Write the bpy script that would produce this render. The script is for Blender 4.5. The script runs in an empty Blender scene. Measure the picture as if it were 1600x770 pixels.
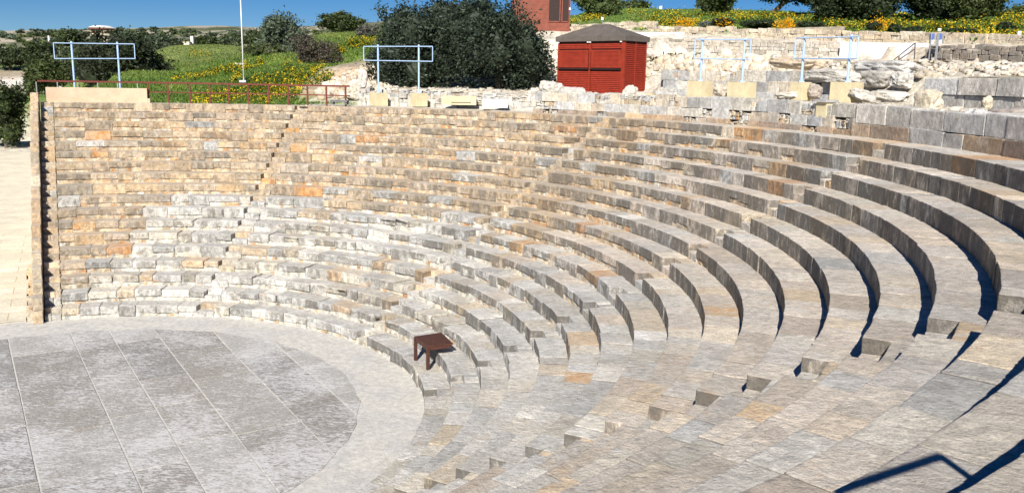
import bpy, math, random
import numpy as np
from mathutils import Vector, Matrix

random.seed(7)
rng = np.random.default_rng(11)
S = bpy.context.scene
COL = S.collection
R_ = math.radians

# ------------------------------------------------------------------ survey
RISE, R0, TR = 0.42, 10.3339, 0.755717          # riser, radius of lowest edge, tread
NROW = 18
ZTOP = RISE * NROW
EYE = np.array([14.6296, -20.0673, 9.1873])
YAW, PIT, ROLL, FPX = -0.0980069, 0.193626, 0.0196077, 1344.097
FW = np.array([math.sin(YAW)*math.cos(PIT), math.cos(YAW)*math.cos(PIT), -math.sin(PIT)])
_r = np.array([math.cos(YAW), -math.sin(YAW), 0.0]); _u = np.cross(_r, FW)
RT = math.cos(ROLL)*_r + math.sin(ROLL)*_u
UP = math.cos(ROLL)*_u - math.sin(ROLL)*_r
def ray(x, y):
    return FW + RT*((x-800)/FPX) + UP*((385-y)/FPX)
def at(x, y, D):
    return EYE + ray(x, y)*D
def onz(x, y, z):
    d = ray(x, y); return EYE + d*((z-EYE[2])/d[2])
def oncyl(x, y, r):
    d = ray(x, y); a = d[0]**2+d[1]**2; b = 2*(EYE[0]*d[0]+EYE[1]*d[1]); c = EYE[0]**2+EYE[1]**2-r*r
    return EYE + d*((-b+math.sqrt(b*b-4*a*c))/2/a)
def edge(k): return R0 + TR*k
def pol(r, deg, z=0.0): return np.array([r*math.cos(R_(deg)), r*math.sin(R_(deg)), z])

# ------------------------------------------------------------------ noise
def _h(i, j, k, s):
    n = (i*374761393 + j*668265263 + k*2147483647 + s*1274126177) & 0xFFFFFFFF
    n = ((n ^ (n >> 13)) * 1274126177) & 0xFFFFFFFF
    n = ((n ^ (n >> 16)) * 2246822519) & 0xFFFFFFFF
    return ((n ^ (n >> 15)) & 0xFFFFFF) / float(0xFFFFFF)
def vnoise(p, s=0):
    p = np.asarray(p, float); i = np.floor(p).astype(np.int64); f = p-i; f = f*f*(3-2*f)
    o = 0
    for a in (0, 1):
        wa = f[:, 0] if a else 1-f[:, 0]
        for b in (0, 1):
            wb = f[:, 1] if b else 1-f[:, 1]
            for c in (0, 1):
                wc = f[:, 2] if c else 1-f[:, 2]
                o = o + wa*wb*wc*_h(i[:, 0]+a, i[:, 1]+b, i[:, 2]+c, s)
    return o*2-1
def fbm(p, s=0, oc=3):
    a, t, o = 1.0, 0.0, 0
    for k in range(oc):
        o = o + a*vnoise(np.asarray(p)*2.03**k, s+k); t += a; a *= .5
    return o/t

# ------------------------------------------------------------------ mesh building
class MB:
    def __init__(s):
        s.V, s.Q, s.C, s.D, s.A, s.n = [], [], [], [], [], 0
    def add(s, V, Q, col, D=None, A=None):
        V = np.asarray(V, float); n = len(V)
        s.V.append(V); s.Q.append(np.asarray(Q, np.int64)+s.n)
        c = np.asarray(col, float)
        if c.ndim == 1:
            c = np.tile(np.r_[c, np.ones(4-len(c))], (n, 1))
        s.C.append(c)
        s.D.append(np.zeros((n, 3)) if D is None else D)
        s.A.append(np.zeros(n) if A is None else np.broadcast_to(A, (n,)))
        s.n += n
    def box(s, c, sz, rz=0.0, col=(.5, .5, .5), M=None):
        x, y, z = np.asarray(sz, float)/2
        V = np.array([[-x,-y,-z],[x,-y,-z],[x,y,-z],[-x,y,-z],[-x,-y,z],[x,-y,z],[x,y,z],[-x,y,z]])
        if M is not None: V = V @ np.asarray(M).T
        if rz:
            cs, sn = math.cos(rz), math.sin(rz); V = V @ np.array([[cs, sn, 0], [-sn, cs, 0], [0, 0, 1]])
        s.add(V+np.asarray(c), [[0,3,2,1],[4,5,6,7],[0,1,5,4],[1,2,6,5],[2,3,7,6],[3,0,4,7]], col)
    def tube(s, a, b, r0, r1=None, n=10, col=(.5, .5, .5), caps=True):
        a, b = np.asarray(a, float), np.asarray(b, float); r1 = r0 if r1 is None else r1
        d = (b-a)/np.linalg.norm(b-a); t = np.array([0, 0, 1.]) if abs(d[2]) < .9 else np.array([1., 0, 0])
        u = np.cross(d, t); u /= np.linalg.norm(u); v = np.cross(d, u)
        an = np.arange(n)*2*math.pi/n; ring = np.cos(an)[:, None]*u+np.sin(an)[:, None]*v
        V = np.vstack([a+ring*r0, b+ring*r1, [a], [b]])
        Q = [[i, n+i, n+(i+1) % n, (i+1) % n] for i in range(n)]
        if caps:
            Q += [[2*n, i, (i+1) % n, (i+1) % n] for i in range(n)] + [[2*n+1, n+(i+1) % n, n+i, n+i] for i in range(n)]
        s.add(V, Q, col)
    def build(s, name, mat, parent=None, loc=None, rot=0.0, smooth=False, disp=True):
        if not s.V: return None
        V = np.vstack(s.V); Q = np.vstack([q if q.shape[1] == 4 else np.c_[q, q[:, -1]] for q in s.Q]); C = np.vstack(s.C)
        A = np.concatenate(s.A)
        if disp and A.any():
            D = np.vstack(s.D); m = A != 0
            off = fbm(V[m]*3.1, 3, 2)*.7 + fbm(V[m]*11.3, 9, 3)*.55
            V[m] += D[m]*(A[m]*off)[:, None]
        loc = np.zeros(3) if loc is None else np.asarray(loc, float)
        V = V - loc
        if rot:
            cs, sn = math.cos(-rot), math.sin(-rot); V = V @ np.array([[cs, sn, 0], [-sn, cs, 0], [0, 0, 1]])
        tri = (Q[:, 2] == Q[:, 3]); 
        me = bpy.data.meshes.new(name)
        tot = np.where(tri, 3, 4); starts = np.r_[0, np.cumsum(tot)[:-1]]
        li = Q[np.arange(4)[None, :] < tot[:, None]]
        me.vertices.add(len(V)); me.vertices.foreach_set('co', V.ravel())
        me.loops.add(len(li)); me.loops.foreach_set('vertex_index', li.astype(np.int32))
        me.polygons.add(len(Q)); me.polygons.foreach_set('loop_start', starts.astype(np.int32))
        me.polygons.foreach_set('loop_total', tot.astype(np.int32))
        me.polygons.foreach_set('use_smooth', np.full(len(Q), smooth))
        at_ = me.color_attributes.new('Col', 'FLOAT_COLOR', 'POINT'); at_.data.foreach_set('color', C.ravel())
        me.update(calc_edges=True); me.validate()
        me.materials.append(mat)
        o = bpy.data.objects.new(name, me); COL.objects.link(o)
        if parent is not None: o.parent = parent
        else:
            o.location = loc; o.rotation_euler.z = rot
        return o

def tag(o, label, cat, group=None):
    o['label'] = label; o['category'] = cat
    if group: o['group'] = group
    return o
def thing(name, label, cat, loc=(0, 0, 0), rot=0.0, group=None):
    o = bpy.data.objects.new(name, None); COL.objects.link(o); o.empty_display_size = .3
    o.location = loc; o.rotation_euler.z = rot
    return tag(o, label, cat, group)
def kind(o, k): o['kind'] = k; return o

# ------------------------------------------------------------------ materials
def mat(name, rough=.85):
    m = bpy.data.materials.new(name); m.use_nodes = True
    nt = m.node_tree; b = nt.nodes['Principled BSDF']; b.inputs['Roughness'].default_value = rough
    b.inputs['Specular IOR Level'].default_value = .25
    return m, nt, b
class NT:
    def __init__(s, nt): s.t = nt; s.tc = nt.nodes.new('ShaderNodeTexCoord').outputs['Object']
    def link(s, a, b): s.t.links.new(a, b)
    def set(s, sock, v):
        if hasattr(v, 'links') or isinstance(v, bpy.types.NodeSocket): s.link(v, sock)
        else: sock.default_value = v
    def attr(s, n='Col'):
        a = s.t.nodes.new('ShaderNodeAttribute'); a.attribute_name = n; return a.outputs['Color'], a.outputs['Alpha']
    def noise(s, sc, det=6, ro=.6, vec=None, dist=0.0):
        n = s.t.nodes.new('ShaderNodeTexNoise'); n.inputs['Scale'].default_value = sc; n.inputs['Detail'].default_value = det
        n.inputs['Roughness'].default_value = ro; n.inputs['Distortion'].default_value = dist
        s.link(vec if vec is not None else s.tc, n.inputs['Vector']); return n.outputs['Fac']
    def voro(s, sc, vec=None, feat='F1', out='Distance'):
        n = s.t.nodes.new('ShaderNodeTexVoronoi'); n.inputs['Scale'].default_value = sc; n.feature = feat
        s.link(vec if vec is not None else s.tc, n.inputs['Vector']); return n.outputs[out]
    def ramp(s, f, a, b, lo=0.0, hi=1.0):
        n = s.t.nodes.new('ShaderNodeMapRange'); n.interpolation_type = 'SMOOTHSTEP'
        s.link(f, n.inputs[0])
        for i, v in ((1, a), (2, b), (3, lo), (4, hi)): s.set(n.inputs[i], v)
        return n.outputs[0]
    def math(s, op, a, b=0.0, c=0.0):
        n = s.t.nodes.new('ShaderNodeMath'); n.operation = op
        s.set(n.inputs[0], a); s.set(n.inputs[1], b)
        if op == 'MULTIPLY_ADD': s.set(n.inputs[2], c)
        return n.outputs[0]
    def mix(s, f, a, b, mode='MIX'):
        n = s.t.nodes.new('ShaderNodeMix'); n.data_type = 'RGBA'; n.blend_type = mode
        s.set(n.inputs[0], f); s.set(n.inputs[6], a); s.set(n.inputs[7], b); return n.outputs[2]
    def gray(s, v):
        n = s.t.nodes.new('ShaderNodeCombineColor'); 
        for i in range(3): s.link(v, n.inputs[i])
        return n.outputs[0]
    def scale(s, v, vec=None):
        n = s.t.nodes.new('ShaderNodeMapping'); n.inputs['Scale'].default_value = v
        s.link(vec if vec is not None else s.tc, n.inputs['Vector']); return n.outputs[0]
    def bump(s, h, st, d, prev=None):
        n = s.t.nodes.new('ShaderNodeBump'); n.inputs['Strength'].default_value = st; n.inputs['Distance'].default_value = d
        s.link(h, n.inputs['Height'])
        if prev is not None: s.link(prev, n.inputs['Normal'])
        return n.outputs[0]
    def nz(s):
        g = s.t.nodes.new('ShaderNodeNewGeometry'); x = s.t.nodes.new('ShaderNodeSeparateXYZ'); s.link(g.outputs['True Normal'], x.inputs[0])
        return x.outputs[2]
def c4(*c): return (*c, 1.0)

def stone_mat(name, stain=1.0, white=1.0):
    """weathered limestone; Col = the block's own colour, Col.a = its lichen, plus riser darkening from lichen and painted shade"""
    m, nt, b = mat(name, .92); N = NT(nt)
    col, al0 = N.attr()
    al = N.math('FRACT', al0); crust_shade = N.math('MULTIPLY', N.math('FLOOR', al0), .1)
    n1 = N.noise(.9, 5, .6); n2 = N.noise(6, 8, .68, dist=.3); n3 = N.noise(38, 6, .7)
    k = N.math('MULTIPLY', N.ramp(n1, .25, .75, .8, 1.2), N.ramp(n2, .2, .8, .62, 1.36))
    k = N.math('MULTIPLY', k, N.ramp(n3, .25, .75, .72, 1.26))
    c = N.mix(1.0, col, N.gray(k), 'MULTIPLY')
    # warm mineral stains
    nw = N.noise(1.15, 9, .66, N.scale((1, 1, 1.8)), .5)
    sat = nt.nodes.new('ShaderNodeSeparateColor'); sat.mode = 'HSV'; N.link(col, sat.inputs[0])
    warm = N.ramp(sat.outputs[1], .50, .62)                         # stones of a rusty bed carry the strong stains
    c = N.mix(N.math('MULTIPLY', N.ramp(nw, .585, .70), .5), c, c4(.50, .29, .13))
    c = N.mix(N.math('MULTIPLY', N.math('MULTIPLY', N.ramp(N.noise(2.8, 9, .72, dist=.8), .44, .62), warm), .9), c, c4(.52, .235, .06))
    # pale crustose lichen and bare chalky stone
    npl = N.noise(2.6, 9, .72, dist=.6)
    pl = N.math('MULTIPLY', N.ramp(npl, .5, .66), N.math('MULTIPLY', al, .75*white))
    c = N.mix(pl, c, c4(.58, .575, .56))
    # dark lichen streaks below the nosings, deepened with painted shade on off-sun risers
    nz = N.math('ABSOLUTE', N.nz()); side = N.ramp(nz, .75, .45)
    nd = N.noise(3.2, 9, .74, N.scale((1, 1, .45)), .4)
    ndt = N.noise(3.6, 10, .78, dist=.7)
    dk = N.math('MULTIPLY', N.ramp(nd, N.math('MULTIPLY_ADD', crust_shade, -.30, .53), N.math('MULTIPLY_ADD', crust_shade, -.16, .66)), N.math('MULTIPLY', side, N.math('MULTIPLY_ADD', crust_shade, .45, .45)))
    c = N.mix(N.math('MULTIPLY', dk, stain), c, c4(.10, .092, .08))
    dt = N.math('MULTIPLY', N.ramp(ndt, .53, .66), N.math('MULTIPLY_ADD', al, .6*stain, .12))
    c = N.mix(dt, c, c4(.12, .115, .105))
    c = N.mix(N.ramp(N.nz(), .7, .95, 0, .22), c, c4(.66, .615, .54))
    pit = N.noise(13, 11, .8, N.scale((1, 1, .8)), .5)
    c = N.mix(N.math('MULTIPLY', N.ramp(pit, .57, .69), .5), c, c4(.17, .15, .125))
    c = N.mix(N.math('MULTIPLY', N.ramp(pit, .42, .32), .3), c, c4(.66, .64, .6))
    N.link(c, b.inputs['Base Color'])
    h1 = N.noise(9, 9, .72); vo = N.voro(26); h3 = N.noise(75, 4, .7)
    nb = N.bump(h1, 1.0, .07); nb = N.bump(N.ramp(vo, 0, .35), .3, .012, nb); nb = N.bump(h3, .5, .006, nb)
    N.link(nb, b.inputs['Normal'])
    return m
STONE = stone_mat('weathered_limestone')
ASHLAR = stone_mat('pale_ashlar', .55, .8)

def simple(name, col, rough=.6, var=.25, sc=4, bump=.2, bsc=30, spec=.3, metal=0.0):
    m, nt, b = mat(name, rough); N = NT(nt); b.inputs['Specular IOR Level'].default_value = spec; b.inputs['Metallic'].default_value = metal
    n = N.noise(sc, 7, .65); n2 = N.noise(sc*9, 4, .6)
    k = N.math('MULTIPLY', N.ramp(n, .25, .75, 1-var, 1+var), N.ramp(n2, .3, .7, 1-var*.5, 1+var*.5))
    N.link(N.mix(1.0, c4(*col), N.gray(k), 'MULTIPLY'), b.inputs['Base Color'])
    N.link(N.bump(N.noise(bsc, 5, .6), bump, .01), b.inputs['Normal'])
    return m
def attr_mat(name, rough=.8, var=.3, sc=3, bump=.4, bsc=12, bd=.05, trans=0.0):
    m, nt, b = mat(name, rough); N = NT(nt); col, al = N.attr()
    n = N.noise(sc, 8, .68); n2 = N.noise(sc*11, 5, .65)
    k = N.math('MULTIPLY', N.ramp(n, .25, .75, 1-var, 1+var), N.ramp(n2, .25, .75, 1-var*.7, 1+var*.7))
    c = N.mix(1.0, col, N.gray(k), 'MULTIPLY')
    N.link(c, b.inputs['Base Color'])
    if bump: N.link(N.bump(N.noise(bsc, 7, .7), bump, bd), b.inputs['Normal'])
    if trans:
        t = nt.nodes.new('ShaderNodeBsdfTranslucent'); N.link(c, t.inputs[0]); mx = nt.nodes.new('ShaderNodeMixShader'); mx.inputs[0].default_value = trans
        N.link(b.outputs[0], mx.inputs[1]); N.link(t.outputs[0], mx.inputs[2]); N.link(mx.outputs[0], nt.nodes['Material Output'].inputs['Surface'])
    return m
LEAF = attr_mat('leaves', .55, .18, .9, 0, trans=.22)
PETAL = attr_mat('petals', .7, .12, 2, 0, trans=.3)
BARK = simple('bark', (.11, .085, .065), .9, .35, 6, .8, 25)
PLASTER = simple('cream_plaster', (.56, .415, .29), .85, .14, 1.6, .3, 50)
CREAMBOX = simple('yellow_cream_paint', (.57, .49, .31), .85, .16, 2, .15, 60)
REDRAIL = simple('oxide_red_paint', (.135, .032, .022), .5, .2, 8, .1, 60)
KIOSKRED = simple('kiosk_red_timber', (.235, .027, .012), .55, .18, 5, .2, 70)
BROWNWOOD = simple('brown_table_timber', (.07, .028, .019), .55, .3, 9, .3, 60)
HUTWOOD = simple('terracotta_timber', (.20, .06, .038), .7, .2, 3, .3, 40)
DARKLOUVRE = simple('dark_louvre', (.03, .016, .014), .7, .2, 8, .1, 40)
KROOF = simple('grey_felt_roof', (.105, .09, .078), .9, .2, 3, .4, 60)
BLUE = simple('pale_blue_paint', (.36, .50, .72), .45, .1, 6, .08, 60)
WHITEPAINT = simple('white_paint', (.78, .78, .76), .6, .06, 3, .1, 60)
WHITEWALL = simple('white_plaster', (.80, .80, .80), .85, .06, 1.2, .2, 40)
GREYMETAL = simple('grey_metal', (.30, .31, .32), .45, .15, 6, .1, 60, metal=.4)
DARKMETAL = simple('dark_metal', (.05, .05, .055), .5, .15, 6, .1, 60)
SIGNBLUE = simple('blue_sign', (.075, .13, .33), .5, .06, 3, .05, 60)

# ------------------------------------------------------------------ masonry block
def block(mb, mapper, s0, s1, H0, H1, depth, col, lich, wear=.2, under=0.0, top_n=4, nu=None, front=0.0, amp=None, capl=True, capr=True, back=False, crust_shade=.2):
    """one dressed stone: mapper(s, d, z) -> xyz, s along the course, d inward from the face"""
    L = s1-s0; H = H1-H0
    nu = nu or max(4, int(L/.16))
    b = .006 + wear*.028*rng.uniform(.5, 1.2); b = min(b, H*.3); sp = min(.02+b*.4, H*.15)
    e = .004 + wear*.022*rng.uniform(.4, 1.4)
    pr = []                                                     # profile (d, z, nd, nz)
    if under: pr += [(under, H0, 0, -.3), (.02, H0, -.3, -.3), (0, H0, -1, 0), (0, H0+.02, -1, 0)]
    else: pr.append((0, H0, -1, 0))
    pr += [ (0, H0+H*.35, -1, 0), (0, H0+H*.7, -1, 0), (0, H1-b-sp, -1, 0), (0, H1-b, -1, 0), (.3*b, H1-.3*b, -.7, .7), (b, H1, 0, 1), (b+sp, H1, 0, 1)]
    for i in range(1, top_n+1): pr.append((b+sp+(depth-b-sp)*i/top_n, H1, 0, .8 if i < top_n else .3))
    if back: pr.append((depth, H0, .5, 0))
    pr = np.array(pr); npf = len(pr)
    tiltz = rng.normal(0, .004+wear*.012); tiltd = rng.normal(0, .004+wear*.014)
    us = np.r_[0, e, np.linspace(e+.018, L-e-.018, nu-1), L-e, L] if L > 3*e+.06 else np.linspace(0, L, nu+1)
    nc = len(us)
    U = np.repeat(us, npf).reshape(nc, npf)
    dd = np.tile(pr[:, 0], (nc, 1)) + front; zz = np.tile(pr[:, 1], (nc, 1))
    w = (U/L-.5)
    topm = pr[:, 1] > H0+H*.4
    dd = dd + w*tiltd*2*(pr[:, 0] < depth*.9)
    zz = zz + np.where(topm, w*tiltz*2, 0)
    for c in (0, nc-1):
        ee = e*1.2
        dd[c] += np.where(pr[:, 0] < b*1.5, ee, 0); zz[c] -= np.where(pr[:, 1] > H1-b*1.5, ee, 0)
    P = mapper(s0+U.ravel(), dd.ravel(), zz.ravel())
    # displacement directions
    Pn = mapper(s0+U.ravel(), dd.ravel()+.01, zz.ravel()); din = (Pn-P)/.01
    D = din*np.tile(pr[:, 2], nc)[:, None] + np.array([0, 0, 1.])*np.tile(pr[:, 3], nc)[:, None]
    a = amp if amp is not None else (.006+wear*.045)
    A = np.full(len(P), a)
    idx = np.arange(nc*npf).reshape(nc, npf)
    q = np.stack([idx[:-1, :-1], idx[1:, :-1], idx[1:, 1:], idx[:-1, 1:]], -1).reshape(-1, 4)
    cc = np.array([*col, min(lich, .98)*.99+math.floor(10*crust_shade)])
    mb.add(P, q, np.tile(cc, (len(P), 1)), D, A)
    for c, fl, use in ((0, False, capl), (nc-1, True, capr)):
        if not use: continue
        Pc = P.reshape(nc, npf, 3)[c]; zb = zz[c]*0+H0
        Pb = mapper(s0+U[c], dd[c]+.015, zb)
        V = np.vstack([Pc, Pb]); i = np.arange(npf-1)
        qq = np.stack([i, i+1, npf+i+1, npf+i], -1)
        if fl: qq = qq[:, ::-1]
        mb.add(V, qq, np.tile(cc, (len(V), 1)), np.vstack([D.reshape(nc, npf, 3)[c]]*2), np.r_[np.full(npf, a), np.zeros(npf)])

def arc_mapper(R):
    """s runs clockwise (to the right as one faces the row from the orchestra)"""
    def f(s, d, z):
        th = -s/R; r = R+d
        return np.stack([r*np.cos(th), r*np.sin(th), z], -1)
    return f
def line_mapper(a, b):
    a, b = np.array(a[:2], float), np.array(b[:2], float); t = (b-a)/np.linalg.norm(b-a); n = np.array([-t[1], t[0]])
    def f(s, d, z):
        xy = a+np.outer(s, t)+np.outer(d, n); return np.c_[xy, z]
    return f, float(np.linalg.norm(b-a))

def jit(c, v=.1, h=.03):
    k = 1+rng.normal(0, v); c = np.array(c)*k + np.array([1, 0, -1])*rng.normal(0, h)*.4
    return np.clip(c, .03, .8)
TAN = [(.45, .35, .235), (.48, .38, .265), (.41, .33, .235), (.49, .37, .23), (.44, .35, .25), (.38, .31, .22)]
GREY = [(.50, .485, .445), (.43, .425, .40), (.56, .54, .49), (.51, .47, .39), (.46, .45, .425)]
ORANGE = [(.53, .36, .20), (.52, .38, .23), (.50, .32, .19)]
CREAM = [(.57, .45, .31), (.58, .49, .36), (.55, .41, .27)]
WHITE = [(.60, .57, .50), (.56, .54, .49), (.62, .58, .48)]
PINK = [(.56, .485, .40), (.52, .455, .38), (.60, .53, .44), (.51, .46, .40), (.58, .50, .385)]
def sm(x, a, b):
    t = min(1, max(0, (x-a)/(b-a))); return t*t*(3-2*t)
def ptan(k, deg):
    if deg > 92:
        edge_row = 8.6 - 7*sm(deg, 103, 119)
        return .04+.92*sm(k, edge_row-1.6, edge_row+1.0)
    if deg > 50: return .04+.9*sm(k, 6.8, 9.6)
    if deg > 13: return .06+.85*sm(k, 4.5, 10.0)
    if deg > -26: return .10+.80*sm(k, 5.0, 9.5)
    return .12+.74*sm(k, 6.0, 11)
def stone_col(k, deg):
    u = rng.random(); p = ptan(k, deg)
    if u < p:
        if rng.random() < (.04 if deg > 50 else .04): return jit(random.choice(ORANGE)), .25
        if deg < 20 and rng.random() < .3: return jit(random.choice([(.56, .54, .49), (.48, .45, .40), (.62, .51, .37), (.47, .39, .31), (.62, .57, .48), (.55, .42, .27)]), .1), rng.random()
        if deg < 40: return jit(random.choice(PINK), .12), .15+.75*rng.random()**1.5
        return jit(random.choice(TAN), .065, .02), .3+.5*rng.random()
    if rng.random() < .05: return jit(random.choice(CREAM)), .3
    return jit(random.choice(GREY), .12, .012), .6+.4*rng.random()
def rub_col(k, deg):
    u = rng.random(); p = ptan(k, deg)
    if u < .04+.10*p: return jit(random.choice(ORANGE), .12), .15
    if rng.random() < p: return jit(random.choice(CREAM if rng.random() < .65 else TAN), .1), .15
    return jit(random.choice(WHITE), .1), .35

# ------------------------------------------------------------------ the cavea
AISLES = [('A', 92.33, -1, .68), ('B', 51.29, -1, .66), ('C', 12.66, +1, .66), ('D', -27.95, +1, .95)]
LEFT_END, RIGHT_END = 122.25, -58.5
def aisle_span(i, R):
    _, d, sg, w = AISLES[i]; dd = math.degrees(w/R)
    return (d, d-dd) if sg < 0 else (d+dd, d)             # (left/high, right/low)
theatre = thing('stone_theatre', 'semicircular stone theatre of curved limestone seating steps around a paved orchestra', 'theatre')
def wedge_span(wi, R):
    lo_stair = math.degrees(.58/R)
    hi = LEFT_END-lo_stair if wi == 0 else aisle_span(wi-1, R)[1]
    lo = RIGHT_END if wi == 4 else aisle_span(wi, R)[0]
    return hi, lo
def crust_shadef(k, deg):
    c = .34+.14*sm(-deg, -100, -80)+.24*sm(-deg, -72, -40)+.18*sm(-deg, -30, -8)  # lichen dark raised towards risers turned from the sun, painting in their shade
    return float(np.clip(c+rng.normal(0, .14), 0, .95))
def wearf(k, deg):
    w = .16 + .62*(1-ptan(k, deg))*sm(deg, -10, 40)
    if deg > 25 and k < 8: w += .15
    return w
def rubble_band(mb, f, s0, s1, z0, z1, k, deg, front):
    """packing of small irregular stones and mortar below a nosing"""
    nu = max(4, int((s1-s0)/.055)); nv = 5
    U, W = np.meshgrid(np.linspace(s0, s1, nu+1), np.linspace(0, 1, nv), indexing='ij'); n = U.size
    # small stones: cells of a jittered running bond
    row = (W > .5).astype(int); cell = np.floor((U + .11*row + .06*np.sin(U*7.1+k))/.21).astype(int)*2+row
    ids = np.unique(cell); tone = {}
    for i in ids: tone[i] = (*rub_col(k, deg), rng.normal(0, .012))
    C = np.array([[*np.clip(np.array(tone[i][0]), .03, .8), min(tone[i][1], .98)*.99+2] for i in cell.ravel()])
    off = np.array([tone[i][2] for i in cell.ravel()])
    P = f(U.ravel(), front+off, (z0+(z1-z0)*W).ravel()); Pn = f(U.ravel(), front+off+.01, (z0+(z1-z0)*W).ravel()); D = -(Pn-P)/.01
    idx = np.arange(n).reshape(nu+1, nv)
    mb.add(P, np.stack([idx[:-1, :-1], idx[1:, :-1], idx[1:, 1:], idx[:-1, 1:]], -1).reshape(-1, 4), C, D, np.full(n, .045))
    if True:                                                     # ends run back into the wall
        for c in (0, nu):
            V = np.vstack([P[idx[c]], f(U[c], np.full(nv, .3), z0+(z1-z0)*W[c])]); i = np.arange(nv-1)
            mb.add(V, np.stack([i, i+1, nv+i+1, nv+i], -1), C[idx[c]][[0]*(2*nv)])
def fill_row(mb, k, hi, lo):
    R = edge(k); f = arc_mapper(R); z0, z1 = RISE*k, RISE*(k+1)
    s = -R_(hi)*R; send = -R_(lo)*R
    near = lo < -20
    first = True
    while s < send-1e-3:
        deg = math.degrees(-s/R)
        w = rng.uniform(.65, 1.5) if deg > 50 and k > 7 else rng.uniform(.5, 1.15) if deg > 20 else rng.uniform(.5, 1.25)
        if send-s-w < .35: w = send-s
        ww = wearf(k, deg)*rng.uniform(.6, 1.35); cq = .35+.65*sm(ww, .2, .6)
        c, l = stone_col(k, deg)
        g = .002+.005*ww
        front = rng.normal(0, .004+.018*ww)*cq; dz = rng.normal(0, .002+.012*ww)*cq
        if abs(deg-hi) < .05: front = min(front, .01)
        nose = deg > 26 + 8*rng.normal() or (deg > 8 and rng.random() < .25 and k < 6)
        depth = TR+(.07 if k < NROW-1 else .40)-front
        last = s+w >= send-1e-3
        if nose:
            hN = RISE*rng.uniform(.52, .74) if rng.random() < .82 else RISE-.02
            block(mb, f, s+g, s+w-g, z1-hN, z1+dz, depth, c, l, ww, under=.12, front=front, top_n=3, crust_shade=crust_shadef(k, deg))
            rubble_band(mb, f, s, s+w, z0-.02, z0+RISE-hN+.03, k, deg, .03+rng.uniform(-.008, .012))
        else:
            block(mb, f, s+g, s+w-g, z0-.02, z1+dz, depth, c, l, ww, front=front, crust_shade=crust_shadef(k, deg), top_n=6 if near else 4, nu=(14 if near and k > 9 else None))
        s += w; first = False
def half_step(mb, k, hi, lo, dfr=.0, dep=.36):
    """aisle: a half-height step cut into the row, then the full one behind it"""
    R = edge(k); f = arc_mapper(R); z0, z1 = RISE*k, RISE*(k+1)
    a, b = -R_(hi)*R, -R_(lo)*R
    deg = (hi+lo)/2
    for (H0, H1, fr, dp) in ((z0-.02, z0+RISE*.5, dfr, dep+.05), (z0+RISE*.45, z1, dep, TR+.07-dep)):
        c, l = stone_col(k, deg)
        if fr and rng.random() < .35: c = jit(random.choice(CREAM)); l = .15
        if rng.random() < .3:
            m_ = a+(b-a)*rng.uniform(.35, .65)
            block(mb, f, a+.008, m_-.006, H0, H1, dp, c, l, .25, front=fr, top_n=3)
            c, l = stone_col(k, deg)
            block(mb, f, m_+.006, b-.008, H0, H1-.01, dp, c, l, .25, front=fr, top_n=3)
        else:
            block(mb, f, a+.008, b-.008, H0, H1, dp+(.33 if fr and k == NROW-1 else 0), c, l, .2, front=fr, top_n=3, nu=8)
for wi in range(5):
    w = bpy.data.objects.new('seating_wedge', None); COL.objects.link(w); w.parent = theatre
    for k in range(NROW):
        mb = MB(); hi, lo = wedge_span(wi, edge(k)); fill_row(mb, k, hi, lo)
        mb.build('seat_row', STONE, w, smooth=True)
for ai in range(4):
    mb = MB()
    for k in range(NROW):
        hi, lo = aisle_span(ai, edge(k)); half_step(mb, k, hi-.02, lo+.02)
    mb.build('aisle_stair', STONE, theatre, smooth=True)
mb = MB()
for k in range(NROW):
    R = edge(k); half_step(mb, k, LEFT_END, LEFT_END-math.degrees(.56/R))
mb.build('end_stair', STONE, theatre, smooth=True)

# ------------------------------------------------------------------ end wall, parapet
mb = MB()
f, L = line_mapper(pol(R0+.2, LEFT_END+1.0), pol(24.3, LEFT_END+.45))
# face towards the seats = right side of the line; a stepped coping following the rows
a0 = pol(R0-.25, LEFT_END+.15)[:2]; a1 = pol(24.35, LEFT_END+.15)[:2]
t_ = (a1-a0)/np.linalg.norm(a1-a0); n_ = np.array([-t_[1], t_[0]])        # n_ points away from the seats
def wmap(s, d, z):
    return np.c_[a0+np.outer(s, t_)+np.outer(d, n_), z]
Lw = np.linalg.norm(a1-a0)
k = 0
for k in range(-1, NROW):
    s0 = .25+TR*k+.02 if k >= 0 else 0.0; s1 = .25+TR*(k+1) if k < NROW-1 else Lw
    s0 = max(s0, 0)
    top = RISE*(k+1)+.46 if k >= 0 else .42
    z = 0.0; wa = math.atan2(t_[1], t_[0])
    while z < top-.02:
        hh = .42 if top-z > .6 else top-z
        c_ = wmap(np.array([(s0+s1)/2]), np.array([.17+rng.normal(0, .006)]), np.array([z+hh/2]))[0]
        mb.box(c_, (s1-s0-.012+rng.normal(0, .004), .34, hh-.008), wa, np.r_[jit(random.choice(CREAM if rng.random() < .85 else TAN), .05), .12])
        z += hh
ew = mb.build('end_wall', STONE)
bv = ew.modifiers.new('bevel', 'BEVEL'); bv.width = .02; bv.segments = 2
tag(ew, 'stepped cream stone end wall closing the left side of the seating', 'wall')
mb = MB()                                                    # ragged footing stones outside
for i in range(26):
    s = rng.uniform(-.3, 6.0); 
    hgt = rng.uniform(.12, .35); base = max(0.0, RISE*(s/TR)*rng.uniform(.0, .5)) if i > 14 else 0
    ww = rng.uniform(.25, .5)
    block(mb, wmap, s, s+ww, base, base+hgt, rng.uniform(.12, .3), jit(random.choice(CREAM)), .2, .8, front=.345, top_n=2, back=True)
ob = mb.build('outer_masonry', STONE, ew, smooth=True); ob.matrix_parent_inverse = ew.matrix_world.inverted()

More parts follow.
